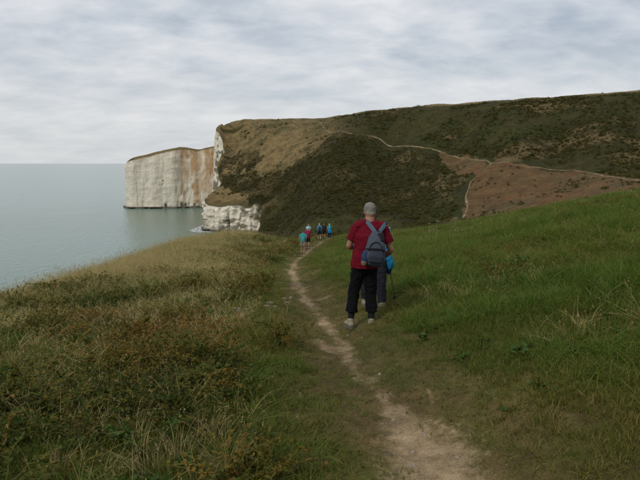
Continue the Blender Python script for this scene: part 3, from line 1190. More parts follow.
# ---- END PLANTS
# ------------------------------------------------------------------ people
def ellipsoid(c, r, rot=None, nu=20, nv=14):
    u = np.linspace(0, 2 * np.pi, nu, endpoint=False)
    v = np.linspace(0, np.pi, nv + 1)[1:-1]
    V = [(0, 0, 1)] + [(math.sin(b) * math.cos(a), math.sin(b) * math.sin(a), math.cos(b)) for b in v for a in u] + [(0, 0, -1)]
    V = np.array(V) * np.array(r)
    if rot is not None:
        V = V @ np.array(rot.to_3x3()).T if hasattr(rot, 'to_3x3') else V @ np.asarray(rot).T
    V = V + np.array(c)
    Fc = [(0, 1 + i, 1 + (i + 1) % nu) for i in range(nu)]
    for j in range(len(v) - 1):
        for i in range(nu):
            a, b = 1 + j * nu + i, 1 + j * nu + (i + 1) % nu
            Fc.append((a, a + nu, b + nu, b))
    e = len(V) - 1
    o = 1 + (len(v) - 1) * nu
    Fc += [(e, o + (i + 1) % nu, o + i) for i in range(nu)]
    return V, Fc


def loft(pts, rad, ref=(0, 1, 0), nu=18, power=1.0, end=(.45, .6)):
    """closed tapering tube through pts; rad is (across, along ref) per point"""
    P = np.array(pts, float)
    RR = [(q, q) if not hasattr(q, '__len__') else q for q in rad]
    T = np.gradient(P, axis=0)
    V, Fc = [], []
    ref = np.array(ref, float)
    # rounded ends
    ext = [(P[0] - T[0] / np.linalg.norm(T[0]) * min(RR[0]) * end[0], (RR[0][0] * end[1], RR[0][1] * end[1]), T[0])]
    ext += [(P[i], RR[i], T[i]) for i in range(len(P))]
    ext += [(P[-1] + T[-1] / np.linalg.norm(T[-1]) * min(RR[-1]) * end[0], (RR[-1][0] * end[1], RR[-1][1] * end[1]), T[-1])]
    for p, (ra, rb), t in ext:
        t = t / np.linalg.norm(t)
        a = np.cross(t, ref)
        if np.linalg.norm(a) < .15:
            a = np.cross(t, np.array([0, 0, 1.0]))
        a /= np.linalg.norm(a)
        b = np.cross(a, t)
        for i in range(nu):
            an = 2 * math.pi * i / nu
            ca, sa = math.cos(an), math.sin(an)
            V.append(p + a * ra * math.copysign(abs(ca) ** power, ca) + b * rb * math.copysign(abs(sa) ** power, sa))
    n = len(ext)
    for j in range(n - 1):
        for i in range(nu):
            k = (i + 1) % nu
            Fc.append((j * nu + i, j * nu + k, (j + 1) * nu + k, (j + 1) * nu + i))
    Fc.append(tuple(range(nu))[::-1])
    Fc.append(tuple((n - 1) * nu + i for i in range(nu)))
    return np.array(V), Fc


def fuse(name, shapes, voxel, mat, parent, sm=4, wrinkle=None, extra=None):
    """grow one continuous surface from overlapping volumes"""
    V, Fc, o = [], [], 0
    for v, f in shapes:
        V.append(v)
        Fc += [tuple(i + o for i in q) for q in f]
        o += len(v)
    me = bpy.data.meshes.new(name)
    me.from_pydata([tuple(map(float, p)) for p in np.concatenate(V)], [], Fc)
    bm = bmesh.new()
    bm.from_mesh(me)
    bmesh.ops.recalc_face_normals(bm, faces=bm.faces)
    bm.to_mesh(me)
    bm.free()
    tmp = bpy.data.objects.new('tmp', me)
    COL.objects.link(tmp)
    md = tmp.modifiers.new('r', 'REMESH')
    md.mode = 'VOXEL'
    md.voxel_size = voxel
    m2 = tmp.modifiers.new('s', 'SMOOTH')
    m2.iterations = sm
    m2.factor = .5
    dg = bpy.context.evaluated_depsgraph_get()
    dg.update()
    out = bpy.data.meshes.new_from_object(tmp.evaluated_get(dg))
    bpy.data.objects.remove(tmp)
    bpy.data.meshes.remove(me)
    out.name = name
    n = len(out.vertices)
    co = np.empty(n * 3, np.float32)
    out.vertices.foreach_get('co', co)
    co = co.reshape(-1, 3)
    if wrinkle:
        no = np.empty(n * 3, np.float32)
        out.vertices.foreach_get('normal', no)
        no = no.reshape(-1, 3)
        amp, sx, sz, sd0 = wrinkle
        w = fbm(co[:, 0] / sx + co[:, 2] * 3, co[:, 1] / sx, co[:, 2] / sz, oct=3, seed=sd0)
        w = w - .5 * np.exp(-(fbm(co[:, 0] / sx * .7 + 9, co[:, 1] / sx - co[:, 2] * 4, co[:, 2] / sz * .8, oct=2, seed=sd0 + 5) / .12) ** 2)
        co = co + no * np.maximum(w * amp, -.006)[:, None]
        out.vertices.foreach_set('co', np.ascontiguousarray(co, np.float32).ravel())
        out.update()
    out.polygons.foreach_set('use_smooth', np.ones(len(out.polygons), bool))
    out.materials.clear()
    out.materials.append(mat)
    ob = bpy.data.objects.new(name, out)
    COL.objects.link(ob)
    ob.parent = parent
    return ob


def thing(name, loc, rz, label, cat, group=None):
    o = bpy.data.objects.new(name, None)
    o.empty_display_size = .1
    COL.objects.link(o)
    o.location = loc
    o.rotation_euler = (0, 0, rz)
    o['label'] = label
    o['category'] = cat
    if group:
        o['group'] = group
    return o


SKIN = simple('skin', (.30, .15, .095), .55, .35, 30, .1)
MATS = {}


def cloth(col, rough=.9, amt=.12):
    k = (col, rough)
    if k not in MATS:
        MATS[k] = simple('cloth', col, rough, .15, 220, amt, .15)
    return MATS[k]


def lerp(a, b, f):
    return np.array(a) * (1 - f) + np.array(b) * f


def hand_shapes(wrist, elbow, curl, palm_n, sgn, big=1.0):
    """palm, four unequal bent fingers and a thumb that leaves the side of the palm"""
    d = np.array(wrist) - np.array(elbow)
    d /= np.linalg.norm(d)
    n = np.array(palm_n, float)
    n -= d * (n @ d)
    n /= np.linalg.norm(n)
    s = np.cross(d, n) * sgn                 # towards the thumb
    w = np.array(wrist)
    out = [loft([w - d * .02, w + d * .03, w + d * .085], [(.026, .018), (.038, .015), (.040, .013)], n, 14)]
    for i, (off, ln) in enumerate(((.030, .070), (.010, .079), (-.010, .074), (-.029, .058))):
        p = w + d * .085 + s * off * 1.1
        pts = [p - d * .015]
        ang = 0.0
        q = p.copy()
        for seg_ in (.45, .32, .23):
            ang += curl * (1.0 + .1 * i)
            dd = d * math.cos(ang) + n * math.sin(ang)
            q = q + dd * ln * seg_
            pts.append(q.copy())
        out.append(loft(pts, [.0092 * big, .0092 * big, .0084 * big, .0068 * big], n, 10))
    p = w + d * .025 + s * .026
    t1 = p + (d * .6 + s * .75 + n * .25) * .035
    t2 = t1 + (d * .85 + s * .25 + n * .45) * .032
    t3 = t2 + (d * .9 + n * .5) * .024
    out.append(loft([p, t1, t2, t3], [.013, .0115, .0105, .008], n, 10))
    return out


def build_person(loc, rz, label, J, look, group=None, voxel=.009):
    """J: joints in metres, facing +Y.  look: clothes"""
    root = thing('person', loc, rz, label, 'person', group)
    k = look.get('scale', 1.0)
    root.scale = (k, k, k)
    bf = look.get('build', 1.0)
    hd = np.array(J['head'])
    hr = Matrix.Rotation(look.get('head_yaw', 0), 3, 'Z') @ Matrix.Rotation(look.get('head_pitch', 0), 3, 'X')
    hm = np.array(hr)

    def hp(x, y, z):
        return hd + hm @ np.array([x, y, z])
    pel, wai, che, nk = (np.array(J[q]) for q in ('pelvis', 'waist', 'chest', 'neck'))
    sh = [np.array(J['shoulder_l']), np.array(J['shoulder_r'])]
    smid = (sh[0] + sh[1]) / 2
    tor = loft([pel - (0, 0, .06), pel + (0, 0, .03), wai, che, smid - (0, 0, .03), smid + (0, 0, .035)],
               [(.15 * bf, .115 * bf), (.17 * bf, .125 * bf), (.15 * bf, .112 * bf), (.172 * bf, .125 * bf), (.150, .090), (.075, .06)], (0, 1, 0), 24)
    S = [tor, loft([smid - (0, 0, .02), nk, hp(0, -.012, -.05)], [.075, .064, .062])]
    S += [ellipsoid(hp(0, -.005, .03), (.079, .098, .094), hm), ellipsoid(hp(0, .022, -.045), (.060, .066, .072), hm), ellipsoid(hp(0, -.040, -.030), (.066, .058, .062), hm), ellipsoid(hp(0, .055, -.088), (.03, .024, .022), hm)]
    S += [loft([hp(0, .088, .012), hp(0, .104, -.018), hp(0, .112, -.034)], [.010, .013, .016])]
    S += [ellipsoid(hp(sx * .077, -.004, -.008), (.011, .022, .033), hm, 12, 8) for sx in (-1, 1)]
    S += [ellipsoid(hp(0, .088, -.062), (.024, .010, .006), hm, 12, 8), ellipsoid(hp(0, .085, -.075), (.021, .010, .006), hm, 12, 8), ellipsoid(hp(0, .083, .036), (.05, .014, .010), hm, 12, 8)]
    for sd_i, sg in ((0, -1), (1, 1)):
        c = 'lr'[sd_i]
        el, wr = np.array(J['elbow_' + c]), np.array(J['wrist_' + c])
        S.append(loft([sh[sd_i], lerp(sh[sd_i], el, .35), lerp(sh[sd_i], el, .8), el], [.050, .050, .043, .041]))
        S.append(loft([el, lerp(el, wr, .3), lerp(el, wr, .75), wr], [.041, .043, .033, .027]))
        S += hand_shapes(wr, el, look.get('curl', .45), look.get('palm_' + c, (-sg, 0, 0)), look.get('thumb_' + c, sg if True else 1))
        hi, kn, an = (np.array(J[q + c]) for q in ('hip_', 'knee_', 'ankle_'))
        S.append(loft([hi + (0, 0, .03), lerp(hi, kn, .3), lerp(hi, kn, .85), kn], [.078, .074, .058, .054]))
        S.append(loft([kn, lerp(kn, an, .28), lerp(kn, an, .75), an], [.056, .058, .042, .037]))
        fd = np.array(look.get('foot_' + c, (0, 1, 0)), float)
        fd /= np.linalg.norm(fd)
        S.append(loft([an - fd * .03 - (0, 0, .05), an + fd * .06 - (0, 0, .05), an + fd * .14 - (0, 0, .06)], [(.034, .03), (.038, .028), (.036, .018)], (0, 0, 1)))
    fuse('body', S, voxel, SKIN, root, 3)
    # eyes
    for sx in (-1, 1):
        v, f = ellipsoid(hp(sx * .031, .080, .012), (.012, .010, .009), hm, 12, 8)
        mesh_obj('eye', v, f, look.get('eye_mat', MATS_EYE), root)
    # hair
    hc = look.get('hair', (.32, .31, .29))
    if look.get('cap') is None:
        hs_ = [ellipsoid(hp(0, -.014, .042), (.083, .098, .090), hm), ellipsoid(hp(0, -.044, -.022), (.069, .0585, .058), hm), ellipsoid(hp(0, .01, .088), (.064, .078, .044), hm)]
        if look.get('hair_long'):
            hs_ += [loft([hp(0, -.06, .02), hp(0, -.095, -.06), hp(0, -.10, -.16)], [(.06, .04), (.05, .035), (.03, .02)])]
        fuse('hair', hs_, voxel, simple('hair', hc, .85, .15, 120, .2, .3), root, 2, (.005, .02, .02, 90))
        if voxel < .012:
            g = np.random.default_rng(5)
            V, Fc = [], []
            for i in range(2600):
                u = g.normal(0, 1, 3)
                u /= np.linalg.norm(u)
                if u[2] < -.93 + .25 * g.uniform() or (u[1] > .35 and u[2] < .45):
                    continue
                p_ = np.array([u[0] * .084, -.016 + u[1] * .098, .040 + u[2] * (.090 if u[2] > 0 else .115)])
                if u[2] < 0:
                    p_[:2] *= 1 - .30 * (-u[2]) ** 1.5
                fl = np.array([g.normal(0, .5), -.5 + g.normal(0, .4), -.75]) + u * .35
                fl /= np.linalg.norm(fl)
                sd2 = np.cross(fl, u) + g.normal(0, .2, 3)
                sd2 /= np.linalg.norm(sd2)
                l_ = g.uniform(.012, .026)
                b_ = len(V)
                for q_ in (p_ - sd2 * .0018, p_ + sd2 * .0018, p_ + fl * l_ + u * .002):
                    V.append(hp(*q_))
                Fc.append((b_, b_ + 1, b_ + 2))
            hs2 = mesh_obj('hair_strands', np.array(V), Fc, simple('hair_strand', tuple(c_ * 1.15 for c_ in hc), .8, .2, 300, .35), root, smooth=False)
            hs2['kind'] = 'stuff'
    else:
        cm = cloth(look['cap'])
        fuse('hair', [ellipsoid(hp(0, -.03, -.005), (.079, .07, .06), hm)], voxel, simple('hair', hc, .75, .3, 160, .5), root, 2)
        cp = fuse('cap', [ellipsoid(hp(0, -.008, .055), (.086, .103, .082), hm), loft([hp(0, .07, .045), hp(0, .12, .038), hp(0, .155, .028)], [(.078, .010), (.07, .010), (.05, .010)], (0, 0, 1))], voxel, cm, root, 2)
    # shirt
    ease = look.get('ease', 1.0)
    hem = look.get('hem', .90)
    sm_ = cloth(look['shirt'])
    hz = np.array([pel[0], pel[1], hem])
    Ss = [loft([hz, hz + (0, 0, .05), lerp(pel, wai, .5) + (0, 0, .04), wai, che, smid - (0, 0, .045), smid + (0, 0, .005), smid + (0, 0, .04)],
               [(.192 * bf * ease, .152 * bf * ease), (.192 * bf * ease, .152 * bf * ease), (.184 * bf * ease, .147 * bf * ease), (.178 * bf * ease, .142 * bf * ease), (.195 * bf, .148 * bf), (.192, .120), (.172, .108), (.092, .084)], (0, 1, 0), 28, 1.0, (.06, .97))]
    Ss.append(loft([smid + (0, .0, .03), smid + (0, .005, .062)], [(.082, .078), (.070, .068)], (0, 1, 0), 20))
    for q_ in sh:
        Ss.append(loft([q_ + (0, 0, .0), lerp(q_, smid, .5) + (0, 0, .035), smid + (0, 0, .045)], [.076, .068, .062]))
    sf = look.get('sleeve', .62)
    for sd_i in (0, 1):
        c = 'lr'[sd_i]
        el, wr = np.array(J['elbow_' + c]), np.array(J['wrist_' + c])
        if sf <= 1:
            e = lerp(sh[sd_i], el, sf)
            Ss.append(loft([sh[sd_i] - (0, 0, .01), lerp(sh[sd_i], el, sf * .5), e], [.080, .074, .077], end=(.06, .97)))
        else:
            Ss.append(loft([sh[sd_i] - (0, 0, .01), lerp(sh[sd_i], el, .5), el], [.070, .062, .054]))
            Ss.append(loft([el, lerp(el, wr, .5), lerp(el, wr, .92)], [.054, .047, .040]))
    shirt = fuse('shirt', Ss, voxel, sm_, root, 4, (.013, .11, .085, 31))
    # trousers or shorts
    tm = cloth(look['trousers'])
    tf = look.get('leg_cover', 1.0)
    lw = look.get('leg_width', 1.0)
    St = [loft([pel - (0, 0, .09), pel, pel + (0, 0, .09)], [(.165 * bf, .135 * bf), (.182 * bf, .142 * bf), (.172 * bf, .132 * bf)], (0, 1, 0), 24)]
    pipes = []
    for sd_i, sg in ((0, -1), (1, 1)):
        c = 'lr'[sd_i]
        hi, kn, an = (np.array(J[q + c]) for q in ('hip_', 'knee_', 'ankle_'))
        if tf <= .5:
            St.append(loft([hi + (0, 0, .04), lerp(hi, kn, tf * .95), lerp(hi, kn, tf * 1.9)], [.108 * bf, .108 * lw, .106 * lw], end=(.06, .97)))
        else:
            e = lerp(kn, an, (tf - .5) * 2)
            St.append(loft([hi + (0, 0, .04), lerp(hi, kn, .5), kn], [.106 * bf, .098 * lw, .088 * lw]))
            St.append(loft([kn, lerp(kn, e, .5), e], [.088 * lw, .086 * lw, (.086 * lw if look.get('flare', True) else .072 * lw)], end=(.06, .97)))
            pipes.append((hi, kn, e, sg))
    tr = fuse('trousers' if tf > .5 else 'shorts', St, voxel, tm, root, 4, (.019, .07, .085, 55))
    if look.get('piping'):
        for hi, kn, e, sg in pipes:
            r_ = .096 * lw
            q = [hi + (sg * r_, 0, -.12), lerp(hi, kn, .6) + (sg * r_ * 1.0, -.02, 0), kn + (sg * r_ * .95, -.02, 0), lerp(kn, e, .5) + (sg * r_ * .95, -.02, 0), e + (sg * r_ * .92, -.02, 0)]
            v, f = loft(q, [.0035] * 5, (0, 1, 0), 8)
            mesh_obj('piping', v, f, cloth((.075, .075, .08)), tr)
    # socks and shoes
    for sd_i in (0, 1):
        c = 'lr'[sd_i]
        kn, an = np.array(J['knee_' + c]), np.array(J['ankle_' + c])
        fd = np.array(look.get('foot_' + c, (0, 1, 0)), float)
        fd /= np.linalg.norm(fd)
        lat = np.array([fd[1], -fd[0], 0])
        up = np.array([0, 0, 1.0])
        if look.get('sock'):
            fuse('sock', [loft([an + (0, 0, -.01), lerp(an, kn, .2), lerp(an, kn, max(.3, look.get('sock_h', .5)))], [.046, .046, .060])], voxel, cloth(look['sock']), root, 2)
        g0 = an - up * an[2]
        shoe = fuse('shoe', [loft([g0 - fd * .055 + up * .055, g0 + up * .065, g0 + fd * .07 + up * .052, g0 + fd * .13 + up * .042, g0 + fd * .185 + up * .036],
                                  [(.036, .040), (.043, .045), (.047, .036), (.049, .028), (.040, .022)], up, 18),
                             loft([g0 - fd * .01 + up * .05, g0 - fd * .005 + up * .135], [.048, .046])], min(voxel, .008), cloth(look.get('shoe', (.24, .20, .145))), root, 3)
        out_ = [(-.085, .0), (-.07, .030), (-.02, .038), (.05, .045), (.12, .052), (.18, .042), (.21, .012), (.21, -.012), (.18, -.042), (.12, -.050), (.05, -.040), (-.02, -.036), (-.07, -.028)]
        Vs = [g0 + fd * a + lat * b + up * h for h in (.0, .024) for a, b in out_]
        n = len(out_)
        Fs = [tuple(range(n))[::-1], tuple(range(n, 2 * n))] + [(i, (i + 1) % n, n + (i + 1) % n, n + i) for i in range(n)]
        mesh_obj('sole', np.array(Vs), Fs, cloth((.12, .11, .10)), shoe, smooth=False)
    return root


MATS_EYE = simple('eye', (.35, .32, .30), .2, .5, 60, .2)


def ground_at(x, y):
    return float(H(np.array([x]), np.array([y]))[0]) + CAMZ


def stand(px, py, rmin=1.5):
    p = hit(px, py, rmin)
    return (float(p[0]), float(p[1]), float(p[2]) + CAMZ)


def ray_ground(px, Y):
    d = ray(px, 250)
    x = d[0] / d[1] * Y
    return x, Y, ground_at(x, Y)


# --- the walker in the red T-shirt
mx_, my_, mz_ = ray_ground(369.5, 7.75)
mz_ = min(ground_at(mx_ - .25, my_), ground_at(mx_ + .03, my_)) + .02
JM = dict(head=(0, .035, 1.655), neck=(0, -.005, 1.545), chest=(-.01, -.02, 1.32), waist=(-.035, -.01, 1.12), pelvis=(-.055, 0, .95),
          shoulder_l=(-.185, -.01, 1.455), shoulder_r=(.185, -.01, 1.445), elbow_l=(-.29, .02, 1.17), wrist_l=(-.20, .25, 1.12), elbow_r=(.30, -.02, 1.12), wrist_r=(.215, .17, .985),
          hip_l=(-.140, 0, .90), hip_r=(.02, 0, .90), knee_l=(-.215, .03, .50), knee_r=(.03, .04, .50), ankle_l=(-.26, -.01, .095), ankle_r=(.035, -.02, .095))
man = build_person((mx_, my_, mz_), 0, 'man in red T-shirt, black trousers and grey hair standing on the path', JM,
                   dict(shirt=(.115, .003, .011), trousers=(.0035, .0035, .0045), leg_cover=.82, leg_width=.95, piping=True, sock=(.015, .015, .018), shoe=(.26, .22, .16), hem=.885,
                        hair=(.25, .23, .20), head_pitch=R(-14), head_yaw=R(8), build=1.06, ease=1.03, sleeve=.66, foot_l=(-.25, 1, 0), foot_r=(.2, 1, 0), palm_l=(1, 0, -.3), palm_r=(-1, 0, -.3)), voxel=.0075)

# --- his rucksack
bag = thing('backpack', (mx_ + .03, my_ - .165, mz_ + .945), 0, 'small slate blue rucksack worn on the red T-shirt', 'backpack')
bag.rotation_euler = (R(-3), R(7), 0)
SLATE = cloth((.055, .066, .085), .75)
NAVY = cloth((.022, .038, .085), .7)
STRAP = cloth((.07, .10, .13), .75)
BLK = cloth((.012, .012, .014), .7)
fuse('main_body', [loft([(0, -.06, .03), (0, -.085, .12), (0, -.08, .25), (-.005, -.055, .38), (-.01, -.03, .45)], [(.135, .085), (.148, .10), (.135, .092), (.10, .07), (.055, .04)], (0, 1, 0), 24, .8)], .008, SLATE, bag, 3, (.008, .07, .06, 71))
fuse('front_pocket', [loft([(.015, -.185, .06), (.015, -.192, .13), (.01, -.18, .21)], [(.10, .03), (.105, .034), (.085, .026)], (0, 1, 0), 18, .75)], .007, cloth((.03, .036, .05), .75), bag, 3, (.004, .05, .05, 72))
fuse('side_pocket', [loft([(-.125, -.10, .04), (-.13, -.105, .11), (-.12, -.10, .17)], [(.045, .06), (.05, .062), (.042, .055)], (0, 1, 0), 16, .8)], .007, NAVY, bag, 3, (.004, .04, .04, 73))
fuse('bottle_pouch', [loft([(-.13, -.11, .0), (-.13, -.12, .045)], [(.04, .045), (.045, .05)], (0, 1, 0), 14)], .007, cloth((.16, .115, .075), .8), bag, 2)


def strap(name, pts, w, th, mat, parent):
    P = densify(np.array(pts, float), .02)
    P = smooth(P, 3)
    return mesh_obj(name, *loft(P, [(w, th)] * len(P), (0, 1, 0), 10, .7), mat, parent)


strap('shoulder_strap', [(-.01, -.05, .43), (-.075, .0, .50), (-.145, .055, .575), (-.17, .14, .60), (-.17, .25, .55), (-.165, .33, .42), (-.17, .33, .25)], .030, .007, STRAP, bag)
strap('shoulder_strap', [(.015, -.05, .43), (.055, .0, .49), (.105, .055, .56), (.125, .14, .575), (.12, .25, .53), (.12, .33, .40), (.13, .33, .25)], .030, .007, STRAP, bag)
strap('haul_loop', [(-.03, -.05, .45), (-.01, -.055, .49), (.02, -.055, .49), (.03, -.05, .45)], .008, .004, BLK, bag)
strap('compression_strap', [(-.135, -.10, .20), (-.09, -.19, .225), (0, -.215, .235), (.09, -.19, .225), (.135, -.10, .20)], .016, .004, BLK, bag)
strap('zip', [(-.09, -.172, .25), (-.07, -.168, .30), (0, -.160, .335), (.06, -.165, .30), (.085, -.17, .25)], .006, .004, BLK, bag)
fuse('flap', [loft([(.04, -.075, .43), (.07, -.115, .34)], [(.055, .035), (.04, .03)], (0, 1, 0), 14)], .007, BLK, bag, 2)

# --- the companion in front of him
cx_, cy_, cz_ = ray_ground(374.5, 8.75)
cz_ = min(ground_at(cx_ + .07, cy_ - .2), ground_at(cx_ - .13, cy_ + .15)) + .035
JC = dict(head=(-.05, .07, 1.44), neck=(-.03, .03, 1.35), chest=(0, 0, 1.18), waist=(.01, 0, 1.0), pelvis=(.0, 0, .86),
          shoulder_l=(-.165, 0, 1.30), shoulder_r=(.165, 0, 1.30), elbow_l=(-.20, .06, 1.02), wrist_l=(-.10, .26, 1.0), elbow_r=(.215, .0, 1.02), wrist_r=(.20, .17, .88),
          hip_l=(-.085, 0, .82), hip_r=(.085, 0, .82), knee_l=(-.115, .10, .46), knee_r=(.105, -.06, .46), ankle_l=(-.135, .12, .095), ankle_r=(.115, -.16, .095))
build_person((cx_, cy_, cz_), 0, 'person in light blue shirt standing just beyond the man with the rucksack', JC,
             dict(shirt=(.16, .36, .46), trousers=(.016, .017, .021), leg_cover=.95, leg_width=.92, sock=(.09, .09, .09), shoe=(.22, .19, .15), hem=.80, hair=(.10, .07, .05), sleeve=.7, piping=True, flare=False, head_pitch=R(-10)), voxel=.009)
jk = thing('jacket', (cx_ + .19, cy_ + .02, cz_ + .80), 0, 'bright blue jacket hanging at the hip of the companion', 'jacket')
BLUE = cloth((.012, .17, .33), .7)
fuse('jacket_body', [loft([(0, 0, .16), (.02, .0, .05), (.045, .01, -.08), (.06, .01, -.15)], [(.05, .07), (.07, .09), (.085, .09), (.06, .07)], (0, 1, 0), 18)], .009, BLUE, jk, 3, (.022, .06, .09, 77))
fuse('sleeve', [loft([(.05, .03, -.10), (.055, .035, -.18), (.04, .035, -.24)], [.05, .046, .036], (0, 1, 0), 14)], .009, cloth((.010, .03, .075), .7), jk, 3, (.012, .05, .06, 78))
pole = thing('walking_pole', (cx_ + .36, cy_ + .10, ground_at(cx_ + .36, cy_ + .10)), 0, 'thin dark walking pole planted beside the companion', 'pole')
METAL = simple('pole_metal', (.05, .05, .055), .4, .5, 60, .2)
tp = np.array([-.165, .08, .865])
mesh_obj('shaft', *loft([(0, 0, .0), tp * .5, tp * .95], [.006, .0075, .009], (0, 1, 0), 10), METAL, pole)
fuse('grip', [loft([tp * .93, tp * 1.0, tp * 1.06], [.013, .015, .018], (0, 1, 0), 12)], .004, BLK, pole, 2)
mesh_obj('basket', *loft([tp * .06, tp * .075], [.028, .028], (0, 1, 0), 14), BLK, pole)


# --- walkers further down the path
def walk_pose(st=.16, arm=.15, lean=.02):
    return dict(head=(0, .05 + lean, 1.575), neck=(0, .02 + lean, 1.465), chest=(0, lean, 1.25), waist=(0, 0, 1.06), pelvis=(0, 0, .92),
                shoulder_l=(-.18, lean, 1.385), shoulder_r=(.18, lean, 1.385), elbow_l=(-.25, -arm * .6, 1.11), wrist_l=(-.24, .02, .88), elbow_r=(.25, .04, 1.11), wrist_r=(.24, arm + .1, .92),
                hip_l=(-.09, 0, .87), hip_r=(.09, 0, .87), knee_l=(-.10, st * .6 + .04, .49), knee_r=(.10, -st * .3 + .03, .49), ankle_l=(-.10, st, .095), ankle_r=(.10, -st, .095))


GRP = 'walkers ahead on the path'
far_people = [
    (303, 253.5, 'walker in teal shirt and pale khaki shorts bending forward', {**walk_pose(.05, .1, .10), 'head': (0, .30, 1.44), 'neck': (0, .20, 1.42)}, dict(shirt=(.03, .24, .24), trousers=(.22, .19, .14), leg_cover=.42, leg_width=1.08, hair=(.12, .09, .06), sock=(.2, .2, .2), sock_h=.25, head_pitch=R(-40), scale=.97)),
    (307.8, 248.5, 'walker in dark red top and black shorts with a white cap', walk_pose(.18), dict(shirt=(.20, .02, .05), trousers=(.012, .012, .018), leg_cover=.44, leg_width=1.1, cap=(.45, .5, .52), sock=(.02, .02, .02), sock_h=.3)),
    (308.5, 240.5, 'walker in pale blue top farthest down beyond the red top', walk_pose(.12), dict(shirt=(.26, .38, .45), trousers=(.02, .022, .03), leg_cover=.95, hair=(.25, .2, .14))),
    (319.5, 239.5, 'walker in blue shirt and dark shorts carrying a navy daypack', walk_pose(.14), dict(shirt=(.06, .26, .36), trousers=(.018, .02, .026), leg_cover=.42, leg_width=1.1, hair=(.38, .36, .33), sock=(.5, .5, .5), sock_h=.2)),
    (324, 238.8, 'walker dressed all in black between the two blue shirts', walk_pose(.2), dict(shirt=(.018, .018, .02), trousers=(.015, .015, .018), leg_cover=.40, leg_width=1.05, hair=(.16, .09, .05), sleeve=.6)),
    (329.5, 239.0, 'walker in turquoise shirt with a bright blue coat round the waist', walk_pose(.1), dict(shirt=(.03, .27, .32), trousers=(.015, .018, .03), leg_cover=.95, hair=(.42, .40, .36))),
]
spots = []
for px, py, lab, J, lk in far_people:
    p = stand(px, py, 20)
    if p[1] > 67:
        q = ray_ground(px, 64 + (px % 7) * .3)
        p = q
    o = build_person((p[0], p[1], p[2] + .02), R(-6) if px < 310 else R(8), lab, J, lk, GRP, voxel=.014)
    spots.append((o, p))
p = spots[3][1]
db = thing('daypack', (p[0] - .01, p[1] - .17, p[2] + 1.0), R(8), 'navy daypack on the back of the walker in blue shirt and dark shorts', 'backpack')
fuse('main_body', [loft([(0, -.04, .0), (0, -.07, .15), (0, -.06, .32), (0, -.03, .42)], [(.12, .07), (.14, .09), (.12, .08), (.07, .05)], (0, 1, 0), 20, .8)], .012, NAVY, db, 2)
for sx in (-1, 1):
    strap('shoulder_strap', [(sx * .04, -.02, .40), (sx * .10, .05, .45), (sx * .12, .17, .45), (sx * .12, .30, .35), (sx * .13, .31, .15)], .022, .008, BLK, db)
p = spots[5][1]
ct = thing('coat', (p[0], p[1] - .04, p[2] + .93), R(8), 'bright blue coat tied round the waist of the walker in turquoise', 'coat')
fuse('coat_body', [loft([(0, -.09, .06), (0, -.13, -.05), (0, -.14, -.22)], [(.20, .07), (.22, .05), (.20, .035)], (0, 1, 0), 20)], .012, cloth((.015, .16, .42), .7), ct, 2, (.012, .06, .1, 79))
for sx in (-1, 1):
    fuse('sleeve', [loft([(sx * .19, .0, .06), (sx * .1, .17, .05), (sx * .02, .20, -.02), (sx * .03, .2, -.2)], [.035, .035, .03, .03], (0, 0, 1), 12)], .012, cloth((.015, .16, .42), .7), ct, 2)
# a lone walker on the hill path
p = stand(510.5, 167.2, 120)
build_person((p[0], p[1], p[2] + .05), R(80), 'lone distant walker in red jacket on the hillside path', walk_pose(.2), dict(shirt=(.42, .03, .02), trousers=(.012, .012, .014), leg_cover=.95, hair=(.06, .04, .03), sleeve=1.5), voxel=.02)

# ------------------------------------------------------------------ single plants and stones that stand out
clump_src = [blades(60, .20, .55, .13, .85, .0017, 5, droop=.9, seed=140 + i, seedhead=.25) for i in range(4)]
M_DRY = simple('dried_stem', (.33, .25, .125), .85, .15, 14, .35)
spots_ = [(206, 440), (178, 462), (225, 474), (60, 466), (82, 440), (130, 432), (150, 476), (24, 420), (160, 395), (110, 372)]
cm_ = []
for V, Fc, A in clump_src:
    me = bpy.data.meshes.new('dry_grass_clump')
    me.from_pydata([tuple(map(float, p)) for p in V], [], Fc)
    me.materials.append(M_DRY)
    cm_.append(me)
for i, (px, py) in enumerate(spots_):
    p = stand(px, py)
    o = bpy.data.objects.new('dry_grass_clump', cm_[i % 4])
    COL.objects.link(o)
    o.location = p
    o.rotation_euler = (rng.normal(0, .22), rng.normal(0, .22), rng.uniform(0, 6.28))
    k = rng.uniform(.5, .8)
    o.scale = (k, k, k)
    o['label'] = 'bleached dry grass clump standing out of the bramble beside the path'
    o['category'] = 'grass clump'
    o['group'] = 'dry clumps in the bramble'


